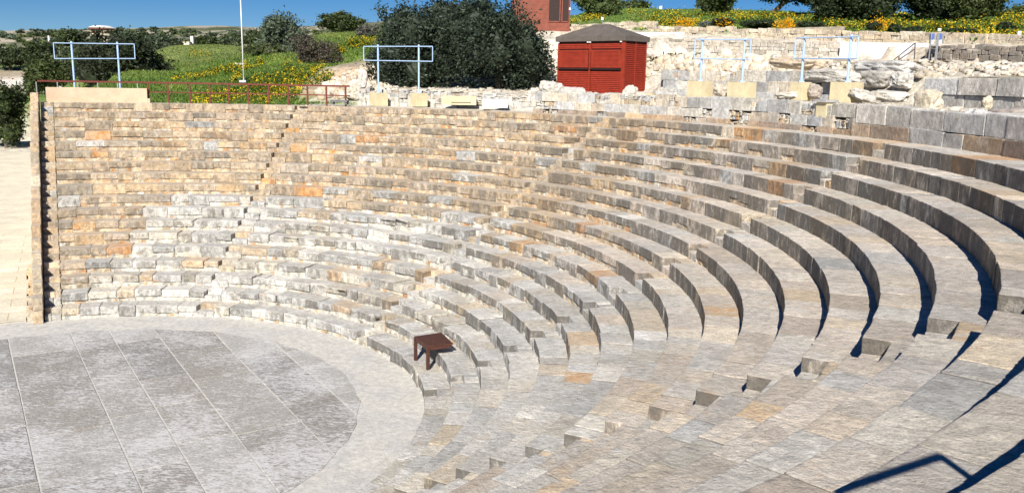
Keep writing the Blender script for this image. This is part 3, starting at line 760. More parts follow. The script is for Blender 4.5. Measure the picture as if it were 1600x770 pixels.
# ---- single stones: (label, px x, y bottom centre, radius, size (w, d, h), rot, tilt, blocky, colour)
stones = [
 ('weathered grey boulder lying in front of the red kiosk doors', 896, 158, 25.3, (1.25, .6, .62), 0, (0, .05), .55, (.48, .46, .42), 'boulder'),
 ('pale upright pointed stone leaning at the kiosk corner', 983, 162, 25.1, (.62, .5, .8), .3, (.1, .5), .3, (.62, .57, .48), 'boulder'),
 ('cracked cream rock beside the pointed stone', 1001, 162, 25.2, (.5, .5, .5), .9, (.1, .3), .35, (.6, .54, .45), 'boulder'),
 ('squared grey block on the wall left of the blue posts', 1041, 166, 25.0, (1.0, .6, .6), -.72, (0, .02), .9, (.47, .47, .46), 'stone'),
 ('broken cream rock between the two pedestals of the middle frame', 1128, 152, 25.7, (.75, .6, .5), .4, (.2, .3), .3, (.58, .5, .4), 'boulder'),
 ('flat cream slab lying in front of the left pedestal of the right frame', 1232, 154, 25.4, (.95, .55, .25), -.8, (.05, -.1), .5, (.62, .57, .47), 'stone'),
 ('dark chunk of rock between the pedestals of the right frame', 1271, 154, 25.9, (.55, .5, .5), .3, (.1, .4), .3, (.42, .36, .30), 'boulder'),
 ('pale rock beside the large pedestal of the right frame', 1348, 158, 25.6, (.8, .55, .36), .5, (.1, .2), .55, (.62, .58, .5), 'boulder'),
 ('large flat capital slab overhanging below the white wall', 1382, 116, 28.9, (2.4, 1.1, .48), -1.15, (0, .02), .85, (.52, .51, .48), 'stone'),
 ('squared brownish block under the overhanging slab', 1372, 137, 28.2, (1.5, .9, .62), -1.2, (0, .0), .8, (.46, .43, .38), 'stone'),
 ('rounded white boulder on the terrace below the grey block wall', 1387, 158, 26.6, (1.5, .7, .34), -1.0, (.05, .05), .6, (.64, .6, .52), 'boulder'),
 ('cream arched stone standing behind the front blocks', 1447, 176, 25.3, (.85, .45, .66), -1.2, (0, .0), .6, (.64, .56, .42), 'stone'),
 ('small conical cream stone on the ledge of the grey wall', 1541, 172, 26.6, (.28, .28, .4), .2, (0, 0), .1, (.64, .56, .42), 'stone'),
 ('upright white eroded boulder at the right end of the front wall', 1522, 214, 24.75, (.62, .5, .72), .3, (.1, .2), .5, (.58, .57, .55), 'boulder'),
 ('dark flat topped rock on the terrace at the right edge', 1572, 196, 25.6, (1.3, .8, .42), -1.3, (0, -.1), .6, (.36, .31, .27), 'stone'),
 ('white fallen block on the end of the upper pale wall', 1408, 137, 27.8, (.75, .6, .5), .4, (.1, .1), .7, (.6, .58, .52), 'boulder'),
 ('long grey stone slab lying behind the right pedestal', 1300, 128, 27.6, (2.2, .9, .45), -1.0, (.02, .05), .6, (.55, .52, .46), 'stone'),
 ('tan ledge rock above the drystone bank', 1245, 108, 29.5, (2.4, 1.0, .5), -.9, (.05, .05), .45, (.56, .45, .32), 'boulder'),
 ('cream rock heap stone by the end of the red railing', 552, 154, 26.3, (.9, .7, .7), .4, (.1, .2), .3, (.62, .56, .45), 'boulder'),
 ('pale standing stone left of the second blue frame', 567, 138, 27.2, (.5, .45, 1.0), .2, (0, .1), .5, (.6, .56, .5), 'stone'),
 ('broken pale rock under the right edge of the carob bush', 862, 150, 26.6, (1.2, .8, .7), .4, (.1, .15), .35, (.6, .57, .5), 'boulder'),
]
for i, (lab, x, y, r, sz, rz, tl, bl, c, cat) in enumerate(stones):
    q = oncyl(x, y, r); rock(lab, q+np.array([0, 0, sz[2]*.5]), sz, 100+i, rz=rz, tilt=tl, blocky=bl, col=c, lich=.75, n=23, name='boulder' if cat == 'boulder' else 'stone_block', cat=cat)

# rough whitish rock face under the hillside, left of the bush
mb = MB()
for i in range(260):
    x = rng.uniform(500, 606); y = rng.uniform(104+max(0, 556-x)*.55, 153); q = hit([x], [y], 44, 70, 40); 
    if not len(q): continue
    q = q[0]
    sz = rng.uniform(.16, .55)*(.6+.4*(y > 130))
    add_rock(mb, q, (sz*1.3, sz, sz*.8), i+300, rng.uniform(0, 6), (rng.normal(0, .3), rng.normal(0, .3)), .3, jit(random.choice([(.62, .56, .46), (.58, .5, .4), (.5, .4, .28)])), .25, 6)
tag(mb.build('rock_outcrop', ASHLAR, loc=at(560, 152, 49), smooth=True), 'crumbling cream rock outcrop beside the end of the red railing', 'rocks')

# ------------------------------------------------------------------ terrace walls further back
def back_wall(name, label, base, top, x0, x1, nrow, pal, wr, wear, miss=0, step=None, name_=None, depth=.5):
    xs = np.linspace(x0, x1, 2)
    a = at(*lerp_poly(base, x0)); b = at(*lerp_poly(base, x1)); ta = at(*lerp_poly(top, x0)); tb = at(*lerp_poly(top, x1))
    f_, L_ = line_mapper(a, b)
    if f_(np.array([0.]), np.array([1.]), np.array([0.]))[0] @ FW < f_(np.array([0.]), np.array([0.]), np.array([0.]))[0] @ FW:
        f_, L_ = line_mapper(b, a); a, b, ta, tb = b, a, tb, ta
    def fm(s, d, z):
        s = np.asarray(s); t = np.clip(s/L_, 0, 1)
        h0 = a[2]+t*(b[2]-a[2]); h1 = ta[2]+t*(tb[2]-ta[2])
        return f_(s, d, h0+np.asarray(z)*(h1-h0))
    mb = MB()
    H = (ta[2]-a[2]+tb[2]-b[2])/2
    hs = np.r_[-.06, np.cumsum(rng.uniform(.8, 1.2, nrow))]; hs[1:] /= hs[-1]
    def fz(s, d, z): return fm(s, d, np.asarray(z)/H)
    rows = [(hs[i]*H, hs[i+1]*H-.006) for i in range(nrow)]
    courses(mb, fz, 0, L_, rows, depth, pal, wear, wr, .01, miss, .018, .3, gap=.022)
    mb.box(np.r_[(f_(np.array([L_/2]), np.array([.3]), np.array([0.]))[0])[:2], (a[2]+b[2])/2+H*.4], (L_, .34, H*.8), math.atan2(b[1]-a[1], b[0]-a[0]), (.3, .26, .2, .2))
    o = mb.build(name, ASHLAR, loc=(a+b)/2, smooth=True)
    return tag(o, label, 'wall')
BUFF = [(.58, .50, .38), (.54, .46, .35), (.60, .54, .43), (.56, .47, .34), (.62, .52, .38)]
GB = [(.52, .47, .39), (.48, .43, .36), (.55, .50, .42), (.57, .53, .46)]
DKB = [(.30, .26, .215), (.26, .23, .195), (.34, .295, .245), (.29, .26, .22)]
back_wall('terrace_wall', 'buff coursed terrace wall behind the red kiosk and the middle blue frame', W3, W3T, 995, 1160, 5, GB, (.35, 1.1), .4)
back_wall('terrace_wall', 'buff coursed terrace wall ending at the white plastered wall', W3, W3T, 1160.5, 1311, 5, GB, (.35, 1.1), .4)
back_wall('terrace_wall', 'dark grey brown rubble terrace wall right of the information boards', W3, W3T, 1443, 1740, 4, DKB, (.3, .7), .6)
back_wall('garden_wall', 'short raised cream wall end above the kiosk roof', [(888, 53, 69), (1022, 54, 62)], [(888, 39, 69), (1022, 34, 62)], 889, 1020, 4, BUFF, (.3, .7), .5)
back_wall('garden_wall', 'warm buff garden wall below the hedge and the small round tree', W4, W4T, 1021, 1312, 3, BUFF, (.3, .8), .4)
back_wall('garden_wall', 'warm buff garden wall behind the white wall and information boards', W4, W4T, 1313, 1470, 3, BUFF, (.3, .8), .4)
back_wall('garden_wall', 'cream garden wall with a smooth plastered face below the yellow flower bank', W4, W4T, 1471, 1750, 2, [(.60, .52, .40), (.62, .53, .40)], (.8, 1.6), .12)
# white plastered wall
a, b = at(1311, 90, 44.6), at(1441, 90, 40); ta = at(1311, 66, 44.6); tb = at(1441, 68, 40)
mb = MB(); d_ = (b-a)[:2]; L_ = np.linalg.norm(d_); t2 = d_/L_; n2 = np.array([-t2[1], t2[0]])
if n2 @ FW[:2] < 0: n2 = -n2
V = [];
for (p, zt) in ((a, ta[2]), (b, tb[2])):
    for off in (0, .3):
        for z in (p[2]-.2, zt): V.append((p[0]+n2[0]*off, p[1]+n2[1]*off, z))
mb.add(V, [[0, 4, 5, 1], [2, 3, 7, 6], [1, 5, 7, 3], [0, 1, 3, 2], [4, 6, 7, 5]], (.8, .8, .8))
tag(mb.build('white_wall', WHITEWALL, loc=(a+b)/2), 'smooth white plastered wall beside the short stair handrail', 'wall')
# white strip behind the kiosk
a = at(985, 55, 58); b = at(1068, 55.5, 56); mb = MB(); c_ = (a+b)/2; L_ = np.linalg.norm((b-a)[:2])
mb.box(c_, (L_, .3, .32), math.atan2(b[1]-a[1], b[0]-a[0]))
tag(mb.build('white_kerb', WHITEWALL, loc=c_-np.array([0, 0, .16])), 'long low white kerb behind the kiosk roof', 'kerb')

# ------------------------------------------------------------------ fittings
# pedestals
GRP_P = 'cream pedestals under the blue frames'
def pedestal(label, x0, x1, ytop, ybot, r, rot, depth=.75):
    q = oncyl((x0+x1)/2, ybot, r); qt = oncyl((x0+x1)/2, ytop, r); D = (q-EYE) @ FW
    w = (x1-x0)*D/FPX; h = max(.3, qt[2]-q[2])+.12
    w2 = w/(abs(math.cos(rot))+abs(math.sin(rot)))
    mb = MB(); mb.box((0, 0, h/2), (w2, w2, h)); mb.box((0, 0, h+.006), (w2*.97, w2*.97, .012))
    yaw0 = math.atan2(-(q-EYE)[0], (q-EYE)[1])
    o = mb.build('pedestal', CREAMBOX); o.location = q-np.array([0, 0, .12]); o.rotation_euler.z = yaw0+rot
    bv = o.modifiers.new('bevel', 'BEVEL'); bv.width = .012; bv.segments = 2; bv.limit_method = 'ANGLE'
    tag(o, label, 'pedestal', GRP_P); return np.array([q[0], q[1], q[2]-.12+h+.012])
pd = {}
pd['2L'] = pedestal('cream pedestal under the left post of the frame by the carob bush', 577, 606, 145.5, 162, 25.15, R_(28))
pd['2R'] = pedestal('cream pedestal under the right post of the frame by the carob bush', 641, 668, 146, 163, 25.15, R_(28))
pd['3L'] = pedestal('cream pedestal under the left post of the frame right of the kiosk', 1073, 1113, 127, 149, 25.6, R_(-40))
pd['3R'] = pedestal('cream pedestal under the right post of the frame right of the kiosk', 1136, 1180, 129, 152, 25.6, R_(-40))
pd['4L'] = pedestal('narrow cream pedestal under the left post of the rightmost frame', 1234, 1266, 129, 152, 25.6, R_(-38))
pd['4R'] = pedestal('large cream pedestal under the right post of the rightmost frame', 1297, 1346, 129, 155, 25.5, R_(-32))
GRP_F = 'pale blue empty banner frames'
def banner(label, A, B, zt, frame_t, frame_b, over, rad=.048):
    A, B = np.array(A, float), np.array(B, float); mid = (A+B)/2
    t = thing('banner_frame', label, 'frame', (mid[0], mid[1], min(A[2], B[2])), group=GRP_F)
    loc = np.array(t.location)
    d = B-A; d[2] = 0; L = np.linalg.norm(d); d /= L
    n = np.array([d[1], -d[0], 0]);
    if n @ FW > 0: n = -n
    for P, z in ((A, zt[0]), (B, zt[1])):
        mb = MB(); mb.tube(P, (P[0], P[1], z), rad, n=12); mb.box((P[0], P[1], P[2]+.012), (.2, .2, .024))
        for sx in (-.07, .07): mb.box((P[0]+sx, P[1], P[2]+.035), (.03, .03, .03))
        mb.build('post', BLUE, t, loc, smooth=False)
    mb = MB()
    ft = np.array(frame_t); fb = np.array(frame_b); o = n*(rad+.02)
    def pt(s, z0, z1):
        u = s/L; return A*0+np.r_[(A+d*s)[:2], z0+u*(z1-z0)]+o
    c1, c2 = pt(-over, *frame_t), pt(L+over, *frame_t); c3, c4_ = pt(-over, *frame_b), pt(L+over, *frame_b)
    for a_, b_ in ((c1, c2), (c3, c4_), (c1, c3), (c2, c4_)): mb.tube(a_, b_, .025, n=6)
    mb.build('tube_frame', BLUE, t, loc)
def zat(x, y, P):
    d = ray(x, y); P = np.asarray(P); k = ((P-EYE)[:2] @ d[:2])/(d[:2] @ d[:2]); return EYE[2]+d[2]*k
def mk_banner(label, A, B, px, over):
    (xa, ya, fa, ga), (xb, yb, fb, gb) = px
    banner(label, A, B, (zat(xa, ya, A), zat(xb, yb, B)), (zat(xa, fa, A), zat(xb, fb, B)), (zat(xa, ga, A), zat(xb, gb, B)), over)
A = oncyl(117, 139, 25.0); B = oncyl(188, 139, 25.0); A[2] = B[2] = ZTOP-.2
mk_banner('pale blue empty banner frame on two posts behind the plastered parapet', A, B, ((113, 65, 68, 92), (185, 66, 69, 92)), .80)
mk_banner('pale blue empty banner frame in front of the big carob bush', pd['2L'], pd['2R'], ((590, 70, 73, 95), (653, 70, 73, 96)), .78)
mk_banner('pale blue empty banner frame right of the red kiosk', pd['3L'], pd['3R'], ((1096, 60, 62.5, 92), (1163, 60, 62.5, 93)), .36)
mk_banner('pale blue empty banner frame in front of the white wall, rightmost', pd['4L'], pd['4R'], ((1260, 57, 60, 92), (1329, 54, 58, 92)), .42)

# railing on the top row
mb = MB(); RR = 24.05
rail = thing('red_railing', 'rust red box section railing along the left top row', 'railing', pol(RR, 104, ZTOP))
loc = np.array(rail.location); th_ = np.linspace(122.4, 85.9, 37)
for z, hh, a_, nm in ((ZTOP+1.02, .085, 122.4, 'top_rail'), (ZTOP+.54, .055, 110.4, 'middle_rail')):
    mb = MB(); ths = np.linspace(a_, 85.9, 37)
    for t0, t1 in zip(ths[:-1], ths[1:]):
        p, q = pol(RR, t0, z), pol(RR, t1, z); c = (p+q)/2; mb.box(c, (np.linalg.norm(q-p)+.004, .06, hh), math.atan2(q[1]-p[1], q[0]-p[0]))
    mb.build(nm, REDRAIL, rail, loc)
for x in (232, 263, 297, 328, 357, 388, 420, 450.5, 480.5, 510, 540):
    q = oncyl(x, 150, RR); mb = MB(); mb.box((q[0], q[1], ZTOP+.49), (.075, .075, .98), math.atan2(q[1], q[0])); mb.build('post', REDRAIL, rail, loc)
for x in (57, 90, 122, 153, 184, 215):
    q = oncyl(x, 138, RR); mb = MB(); mb.box((q[0], q[1], ZTOP+.49), (.045, .045, .98), math.atan2(q[1], q[0])); mb.build('grey_post', GREYMETAL, rail, loc)
q = oncyl(531, 163, 23.9)
mb = MB(); mb.box(q+np.array([0, 0, .16]), (.9, .35, .10), R_(-4)); mb.box(q+np.array([.36, 0, .05]), (.12, .3, .12), R_(-4)); mb.box(q+np.array([-.36, 0, .05]), (.12, .3, .12), R_(-4))
tag(mb.build('low_bench', simple('dark_grey_stone', (.13, .13, .14), .8), loc=q), 'small dark grey slab bench beside the last railing post', 'bench')

# hand rail beside the photographer; only its shadow reaches the steps in view
sun_az = np.array([.061, .998]); sun_az /= np.linalg.norm(sun_az); SUN_EL = R_(35.0)
up_sun = np.array([-sun_az[0], -sun_az[1], math.tan(SUN_EL)])
Sc = np.array([16.617, -15.302, 7.14]); So = np.array([15.923, -15.811, 7.14]); Sb = np.array([16.72, -15.80, 7.14])
kk = (8.85-7.14)/math.tan(SUN_EL); c0 = Sc+up_sun*kk; c1 = So+up_sun*kk; c2 = Sb+up_sun*kk*.93; dr = (c1-c0)/np.linalg.norm(c1-c0)
hr = thing('hand_rail', 'grey tubular hand rail at the top of the right seating, seen by its shadow', 'railing', (c0[0], c0[1], ZTOP)); loc = np.array(hr.location)
for nm, p, q in (('rail', c0, c1), ('bent_end', c0, c2), ('post', c2, np.r_[c2[:2], ZTOP]), ('post', c1, np.r_[c1[:2], ZTOP])):
    mb = MB(); mb.tube(p, q, .027, n=10); mb.build(nm, GREYMETAL, hr, loc)

# table
tb_ = thing('wooden_table', 'dark red brown slatted timber table standing on the lowest rows', 'table', (9.76, 5.15, .42)); loc = np.array(tb_.location)
cFL, cFR, cBR, cBL = (np.array(v) for v in ((9.11, 5.37, 1.2), (9.71, 4.48, 1.2), (10.43, 4.85, 1.2), (9.86, 5.92, 1.2)))
mb = MB(); n = 6
for i in range(n):
    u0, u1 = (i+.03)/n, (i+.97)/n
    p = [cFL+(cFR-cFL)*u0, cFL+(cFR-cFL)*u1, cBL+(cBR-cBL)*u1, cBL+(cBR-cBL)*u0]
    V = np.vstack([p, np.array(p)-np.array([0, 0, .045])])
    mb.add(V, [[0, 1, 2, 3], [7, 6, 5, 4], [0, 4, 5, 1], [1, 5, 6, 2], [2, 6, 7, 3], [3, 7, 4, 0]], (.1, .04, .03))
mb.build('table_top', BROWNWOOD, tb_, loc)
rz = math.atan2((cFR-cFL)[1], (cFR-cFL)[0])
for p, bot in ((cFL, .42), (cFR, .42), (cBL, .86)):
    cin = (cFL+cFR+cBR+cBL)/4; q = p+(cin-p)*.07
    mb = MB(); mb.box((q[0], q[1], (1.155+bot)/2), (.09, .09, 1.155-bot), rz); mb.build('leg', BROWNWOOD, tb_, loc)
for p, q in ((cFL, cFR), (cFR, cBR), (cBL, cFL)):
    cin = (cFL+cFR+cBR+cBL)/4; a_, b_ = p+(cin-p)*.07, q+(cin-q)*.07
    mb = MB(); mb.box((*((a_+b_)/2)[:2], 1.10), (np.linalg.norm(b_-a_)-.1, .035, .10), math.atan2((b_-a_)[1], (b_-a_)[0])); mb.build('apron', BROWNWOOD, tb_, loc)

# kiosk -------------------------------------------------------------
kc, kl, kr = oncyl(973, 150, 27.5), oncyl(870, 147.5, 28.1), oncyl(1008, 143, 29.6)
zb = (kc[2]+kl[2])/2-.02
ex = (kc-kl)[:2]; W = np.linalg.norm(ex); ex /= W; ey = np.array([-ex[1], ex[0]]); 
if ey @ (kr-kc)[:2] < 0: ey = -ey
Dk = 1.78; Hk = 2.64; rotk = math.atan2(ex[1], ex[0])
ctr = np.r_[kl[:2]+ex*W/2+ey*Dk/2, zb]
ki = thing('kiosk', 'dark red louvred timber kiosk with a grey hipped roof', 'kiosk', ctr, rotk)
def kbuild(mb, name, m_, par=ki):   # local coordinates, x along the front, -y to the front
    return mb.build(name, m_, par)
mb = MB(); mb.box((0, 0, Hk/2), (W-.10, Dk-.10, Hk)); body = kbuild(mb, 'wall_core', simple('kiosk_gap_shade', (.045, .008, .006), .7))  # core coloured near black to put shade into the louvre gaps
for nm, x0, x1 in (('shutter_bay', -W/2, .0), ('shutter_bay', .0, W/2-.08)):
    mb = MB(); yf = -Dk/2
    n_l = 12
    for i in range(n_l):                                     # lower louvres
        z = .14+i*.092; mb.box(((x0+x1)/2, yf+.035, z), (x1-x0-.14, .022, .082), 0, M=np.array(Matrix.Rotation(R_(-22), 3, 'X')))
    pnl = kbuild(mb, 'lower_louvre', KIOSKRED); mb = MB()
    for i in range(3):
        z = Hk-.32+i*.085; mb.box(((x0+x1)/2, yf+.035, z), (x1-x0-.14, .022, .075), 0, M=np.array(Matrix.Rotation(R_(-22), 3, 'X')))
    pnl = kbuild(mb, 'upper_louvre', KIOSKRED)
    mb = MB(); xm = (x0+x1)/2; w_ = x1-x0-.2                     # upper hinged hatch
    z0, z1 = 1.36, Hk-.42
    for i in range(11): mb.box((xm, yf-.005, z0+.1+(z1-z0-.2)*(i+.5)/11), (w_-.34, .02, (z1-z0-.2)/11*.86), 0, M=np.array(Matrix.Rotation(R_(-18), 3, 'X')))
    for xx in (xm-w_/2+.085, xm+w_/2-.085): mb.box((xx, yf-.008, (z0+z1)/2), (.17, .05, z1-z0))
    mb.box((xm, yf-.008, z0+.05), (w_-.34, .05, .1)); mb.box((xm, yf-.008, z1-.05), (w_-.34, .05, .1))
    kbuild(mb, 'hatch', KIOSKRED)
    mb = MB(); mb.box((xm, yf-.03, 1.30), (x1-x0-.1, .10, .05)); kbuild(mb, 'counter_ledge', DARKLOUVRE)
for xx in (-W/2+.045, 0, W/2-.13, W/2-.03):
    mb = MB(); mb.box((xx, -Dk/2+.028, Hk/2), (.09, .1, Hk)); kbuild(mb, 'post', KIOSKRED)
for ys in (0, 1):
    mb = MB()
    y0, y1 = -Dk/2+.06+ys*(Dk/2-.03), -Dk/2+Dk/2+ys*(Dk/2-.06)
    for i in range(27):
        z = .1+i*.0925; mb.box((W/2-.02, (y0+y1)/2, z), (.022, y1-y0-.06, .082), 0, M=np.array(Matrix.Rotation(R_(-22), 3, 'Y')))
    kbuild(mb, 'louvre_panel', KIOSKRED)
for yy in (-.0, Dk/2-.04):
    mb = MB(); mb.box((W/2-.012, yy, Hk/2), (.06, .07, Hk)); kbuild(mb, 'post', KIOSKRED)
mb = MB(); eo = .10; a_, b_ = W/2+eo, Dk/2+eo; zt = Hk+.24; rw = .42
V = [(-a_, -b_, Hk-.0), (a_, -b_, Hk), (a_, b_, Hk), (-a_, b_, Hk), (-a_, -b_, zt), (a_, -b_, zt), (a_, b_, zt), (-a_, b_, zt), (-rw, -.10, zt+.62), (rw, -.10, zt+.62), (rw, .10, zt+.62), (-rw, .10, zt+.62)]
mb.add(V, [[3, 2, 1, 0], [0, 1, 5, 4], [1, 2, 6, 5], [2, 3, 7, 6], [3, 0, 4, 7], [4, 5, 9, 8], [5, 6, 10, 9], [6, 7, 11, 10], [7, 4, 8, 11], [8, 9, 10, 11]], (.14, .12, .1))
kbuild(mb, 'roof', KROOF)
for xx in (-W/2+.06, -.12, .02, W/2-.2):
    mb = MB(); mb.box((xx, -Dk/2-.05, Hk-.04), (.10, .06, .05)); kbuild(mb, 'eave_lamp', WHITEPAINT)

# cream vent boxes --------------------------------------------------
def vent(label, x, yb, r, w, h, rot, lid=True):
    q = oncyl(x, yb, r); t = thing('vent_box', label, 'box', q, rot)
    mb = MB(); mb.box((0, 0, h/2), (w, w*.8, h)); mb.build('housing', CREAMBOX, t)
    if lid:
        mb = MB(); mb.box((0, -.02, h+.04), (w*1.25, w*1.1, .08)); mb.build('lid', simple('grey_lid', (.36, .35, .34), .8), t)
vent('small lidded cream metal box on the front wall below the rightmost frame', 1289, 184, 24.55, .50, .52, R_(-62))
vent('small cream box between the squared grey block and a cream rock', 1016, 166, 24.95, .36, .55, R_(-40), False)
vent('cream lidded box among dark rocks at the right edge', 1571, 214, 24.9, .46, .4, R_(-80))
q = oncyl(717, 164, 24.75); yawk = math.atan2(-(q-EYE)[0], (q-EYE)[1])
t = thing('cream_bench', 'long low cream painted bench block at the foot of the rubble wall', 'bench', q, yawk)
mb = MB(); mb.box((0, .2, .22), (1.75, .7, .44)); mb.build('seat', CREAMBOX, t)
mb = MB(); mb.box((.12, -.155, .12), (1.0, .03, .03)); mb.build('groove_bar', BROWNWOOD, t)
q = oncyl(773, 168, 24.75)
mb = MB(); mb.box(q+np.array([0, 0, .2]), (1.25, .7, .42), yawk)
tag(mb.build('plinth_block', simple('pale_concrete', (.6, .58, .54), .9, .15, 2), loc=q), 'smooth pale concrete block right of the cream bench', 'stone')

# flagpole ----------------------------------------------------------
q = hit([381], [129])[0]; mb = MB(); t = thing('flagpole', 'tall slim white flagpole on the grassy slope', 'flagpole', q); loc = q
top = zat(379, -60, q); mb.tube(q-np.array([0, 0, .3]), (q[0], q[1], top), .04, .03, n=10); mb.build('pole', WHITEPAINT, t, loc, smooth=True)
mb = MB(); mb.box(q+np.array([0, 0, .06]), (.4, .4, .12)); mb.build('base', WHITEPAINT, t, loc)
# hut ---------------------------------------------------------------
q = at(889, 52, 69); t = thing('timber_hut', 'terracotta boarded hut with dark louvred windows above the carob bush', 'hut', q, R_(6)); 
hw, hh, hd = 4.6, 3.2, 4.0
mb = MB()
for i in range(20): mb.box((-hw/2, 1.9+.0, (i+.5)*hh/20), (hw, hd-.1+.014*(i % 2), hh/20))
mb.build('wall', HUTWOOD, t)
for x0, w_ in ((-1.15, 1.0), (-.42, .62)):
    mb = MB(); mb.box((x0, -.05, 1.75), (w_, .06, 1.7)); wd = mb.build('window', DARKLOUVRE, t)
    mb = MB()
    for xx in (x0-w_/2-.04, x0+w_/2+.04): mb.box((xx, -.07, 1.75), (.08, .1, 1.86))
    mb.box((x0, -.07, 2.64), (w_, .1, .08)); mb.box((x0, -.07, .86), (w_, .1, .08)); mb.build('frame', HUTWOOD, wd)
mb = MB(); mb.box((-.03, -.06, 1.6), (.14, .12, 3.2)); mb.build('corner_post', HUTWOOD, t)
mb = MB(); a_ = hw/2+.25
V = [(-hw-.25, -.35, hh), (.25, -.35, hh), (.25, hd+.25, hh), (-hw-.25, hd+.25, hh), (-hw/2-1, hd/2, hh+1.1), (-hw/2+1, hd/2, hh+1.1)]
V += [(x, y, z-.1) for x, y, z in V[:4]]
mb.add(V, [[0, 1, 5, 4], [2, 3, 4, 5], [1, 2, 5, 5], [3, 0, 4, 4], [0, 6, 7, 1], [1, 7, 8, 2], [2, 8, 9, 3], [3, 9, 6, 0], [9, 8, 7, 6]], (.1, .1, .1)); mb.build('roof', simple('hut_roof', (.11, .05, .04), .8), t)
mb = MB(); mb.box((.0, -.16, 1.85), (.13, .13, .18)); mb.build('wall_lamp', WHITEPAINT, t)
# pavilion far away -------------------------------------------------
q = at(160, 61, 330); s_ = 330/FPX
t = thing('pavilion', 'distant round pavilion with red columns and a flat pale roof', 'pavilion', q)
def ring(mb, r0, r1, z0, z1, n=32, col=(.5, .5, .5)):
    mb.tube((0, 0, z0), (0, 0, z1), r0, r1, n=n, col=col)
mb = MB(); ring(mb, 17*s_, 17*s_, -2, 5*s_+.6); mb.build('base_wall', simple('pavilion_base', (.6, .52, .38), .9), t)
for i in range(10):
    a_ = 2*math.pi*i/10+.2; mb = MB(); mb.box((14.5*s_*math.cos(a_), 14.5*s_*math.sin(a_), 9*s_+.5), (.42, .42, 8.5*s_)); mb.build('column', HUTWOOD, t)
mb = MB(); ring(mb, 19.5*s_, 21*s_, 13*s_+.5, 14.2*s_+.5); ring(mb, 20.6*s_, 12*s_, 14.3*s_+.5, 17.6*s_+.5); mb.build('roof', simple('pavilion_roof', (.62, .6, .56), .9), t)
mb = MB(); ring(mb, 19.4*s_, 19.4*s_, 12.2*s_+.5, 13*s_+.49); mb.build('ring_beam', HUTWOOD, t)
# small distant structures
def small_box(name, label, cat, x, y, D, wpx, hpx, m_, dpx=None):
    q = at(x, y, D); s = D/FPX; mb = MB(); mb.box(q+np.array([0, 0, hpx*s/2]), (wpx*s, (dpx or wpx)*s, hpx*s*1.0)); mb.box(q+np.array([0, 0, hpx*s+.02]), (wpx*s*1.15, (dpx or wpx)*s*1.15, .04+hpx*s*.05))
    return tag(mb.build(name, m_, loc=q), label, cat)
small_box('stone_pillar', 'slim pale pillar on the far left ridge', 'pillar', 77, 66, 420, 2.2, 9, WHITEWALL)
small_box('ruin_column', 'pale column stump beside ruins on the middle hillside', 'column', 301, 71, 230, 4, 13, WHITEWALL)
small_box('ruin_block', 'low pale ruin block left of the column stump on the hillside', 'ruin', 292, 72, 228, 13, 6, simple('ruin_stone', (.6, .55, .46), .9), 10)
small_box('roadside_marker', 'small white marker beside the white track', 'marker', 49, 118, 172, 2, 5, WHITEPAINT)
small_box('pump_house', 'small white building on the skyline behind the garden', 'building', 1032, 18, 110, 4, 7, WHITEWALL)
small_box('white_rock', 'single white rock in the grass left of the flagpole', 'stone', 356, 95.5, 84, 4.5, 2.4, WHITEWALL)
small_box('white_slab', 'flat white slab in the grass behind the flagpole', 'stone', 378, 101, 70, 16, 1.0, WHITEWALL, 8)
# info boards -------------------------------------------------------
t = thing('information_boards', 'pair of blue and white information boards on thin posts before the garden wall', 'sign', at(1465, 95, 37.6), 0); loc = np.array(t.location); s = 37.6/FPX
for x0, x1, y0, y1 in ((1452, 1460, 53, 62.5), (1463.5, 1472, 53, 62.5)):
    def rect(xa, xb, ya, yb, off, m_, nm, par):
        mb = MB(); p = at((xa+xb)/2, (ya+yb)/2, 37.6+off); mb.box(p, ((xb-xa)*s, .03, (yb-ya)*s)); return mb.build(nm, m_, par, loc)
    pn = rect(x0, x1, y0, y1, 0, SIGNBLUE, 'blue_panel', t)
    rect(x0+1, x0+3.7, y1+.4, y1+6.5, 0, WHITEPAINT, 'notice', t); rect(x0+4.8, x1-.6, y1+.4, y1+6.5, 0, WHITEPAINT, 'notice', t)
for x, yb in ((1451, 95), (1460.6, 95), (1462.6, 95), (1473, 68)):
    p = at(x, yb, 37.7); mb = MB(); mb.tube(p, (p[0], p[1], zat(x, 52, p)), .03, n=8); mb.build('post', GREYMETAL, t, loc)
# stair handrail by white wall
t = thing('stair_handrail', 'thin dark sloping stair handrail in front of the white wall', 'railing', at(1415, 93, 38.6)); loc = np.array(t.location)
pts = {k: at(*v, 38.6) for k, v in dict(a=(1397, 93.5), b=(1430, 67.5), c=(1428.5, 94), d=(1404, 94), e=(1429.5, 77), f=(1405, 89)).items()}
for i, j, nm in (('a', 'b', 'rail'), ('b', 'c', 'post'), ('f', 'd', 'post'), ('e', 'd', 'middle_rail')):
    mb = MB(); mb.tube(pts[i], pts[j], .025, n=8); mb.build(nm, DARKMETAL, t, loc)
# garden lamps
for lab, x, yb, yt, D in (('small white bollard lamp above the information boards', 1467, 52, 45, 44.6), ('small white lamp standing by a dark bush at the wall, right edge', 1591, 62, 49, 41), ('small white notice post beside the rightmost blue frame', 1310, 71, 60, 46), ('small white meter box on the wall end above the kiosk', 941, 35, 27.5, 62)):
    q = at(x, yb, D); t = thing('garden_lamp', lab, 'lamp' if 'lamp' in lab else 'sign', q, 0); h_ = (yb-yt)*D/FPX
    mb = MB(); mb.tube((0, 0, 0), (0, 0, h_*.45), .03, n=8); mb.build('post', GREYMETAL, t)
    mb = MB(); mb.box((0, 0, h_*.7), (.15, .12, h_*.55)); mb.build('lamp_head', WHITEPAINT, t)

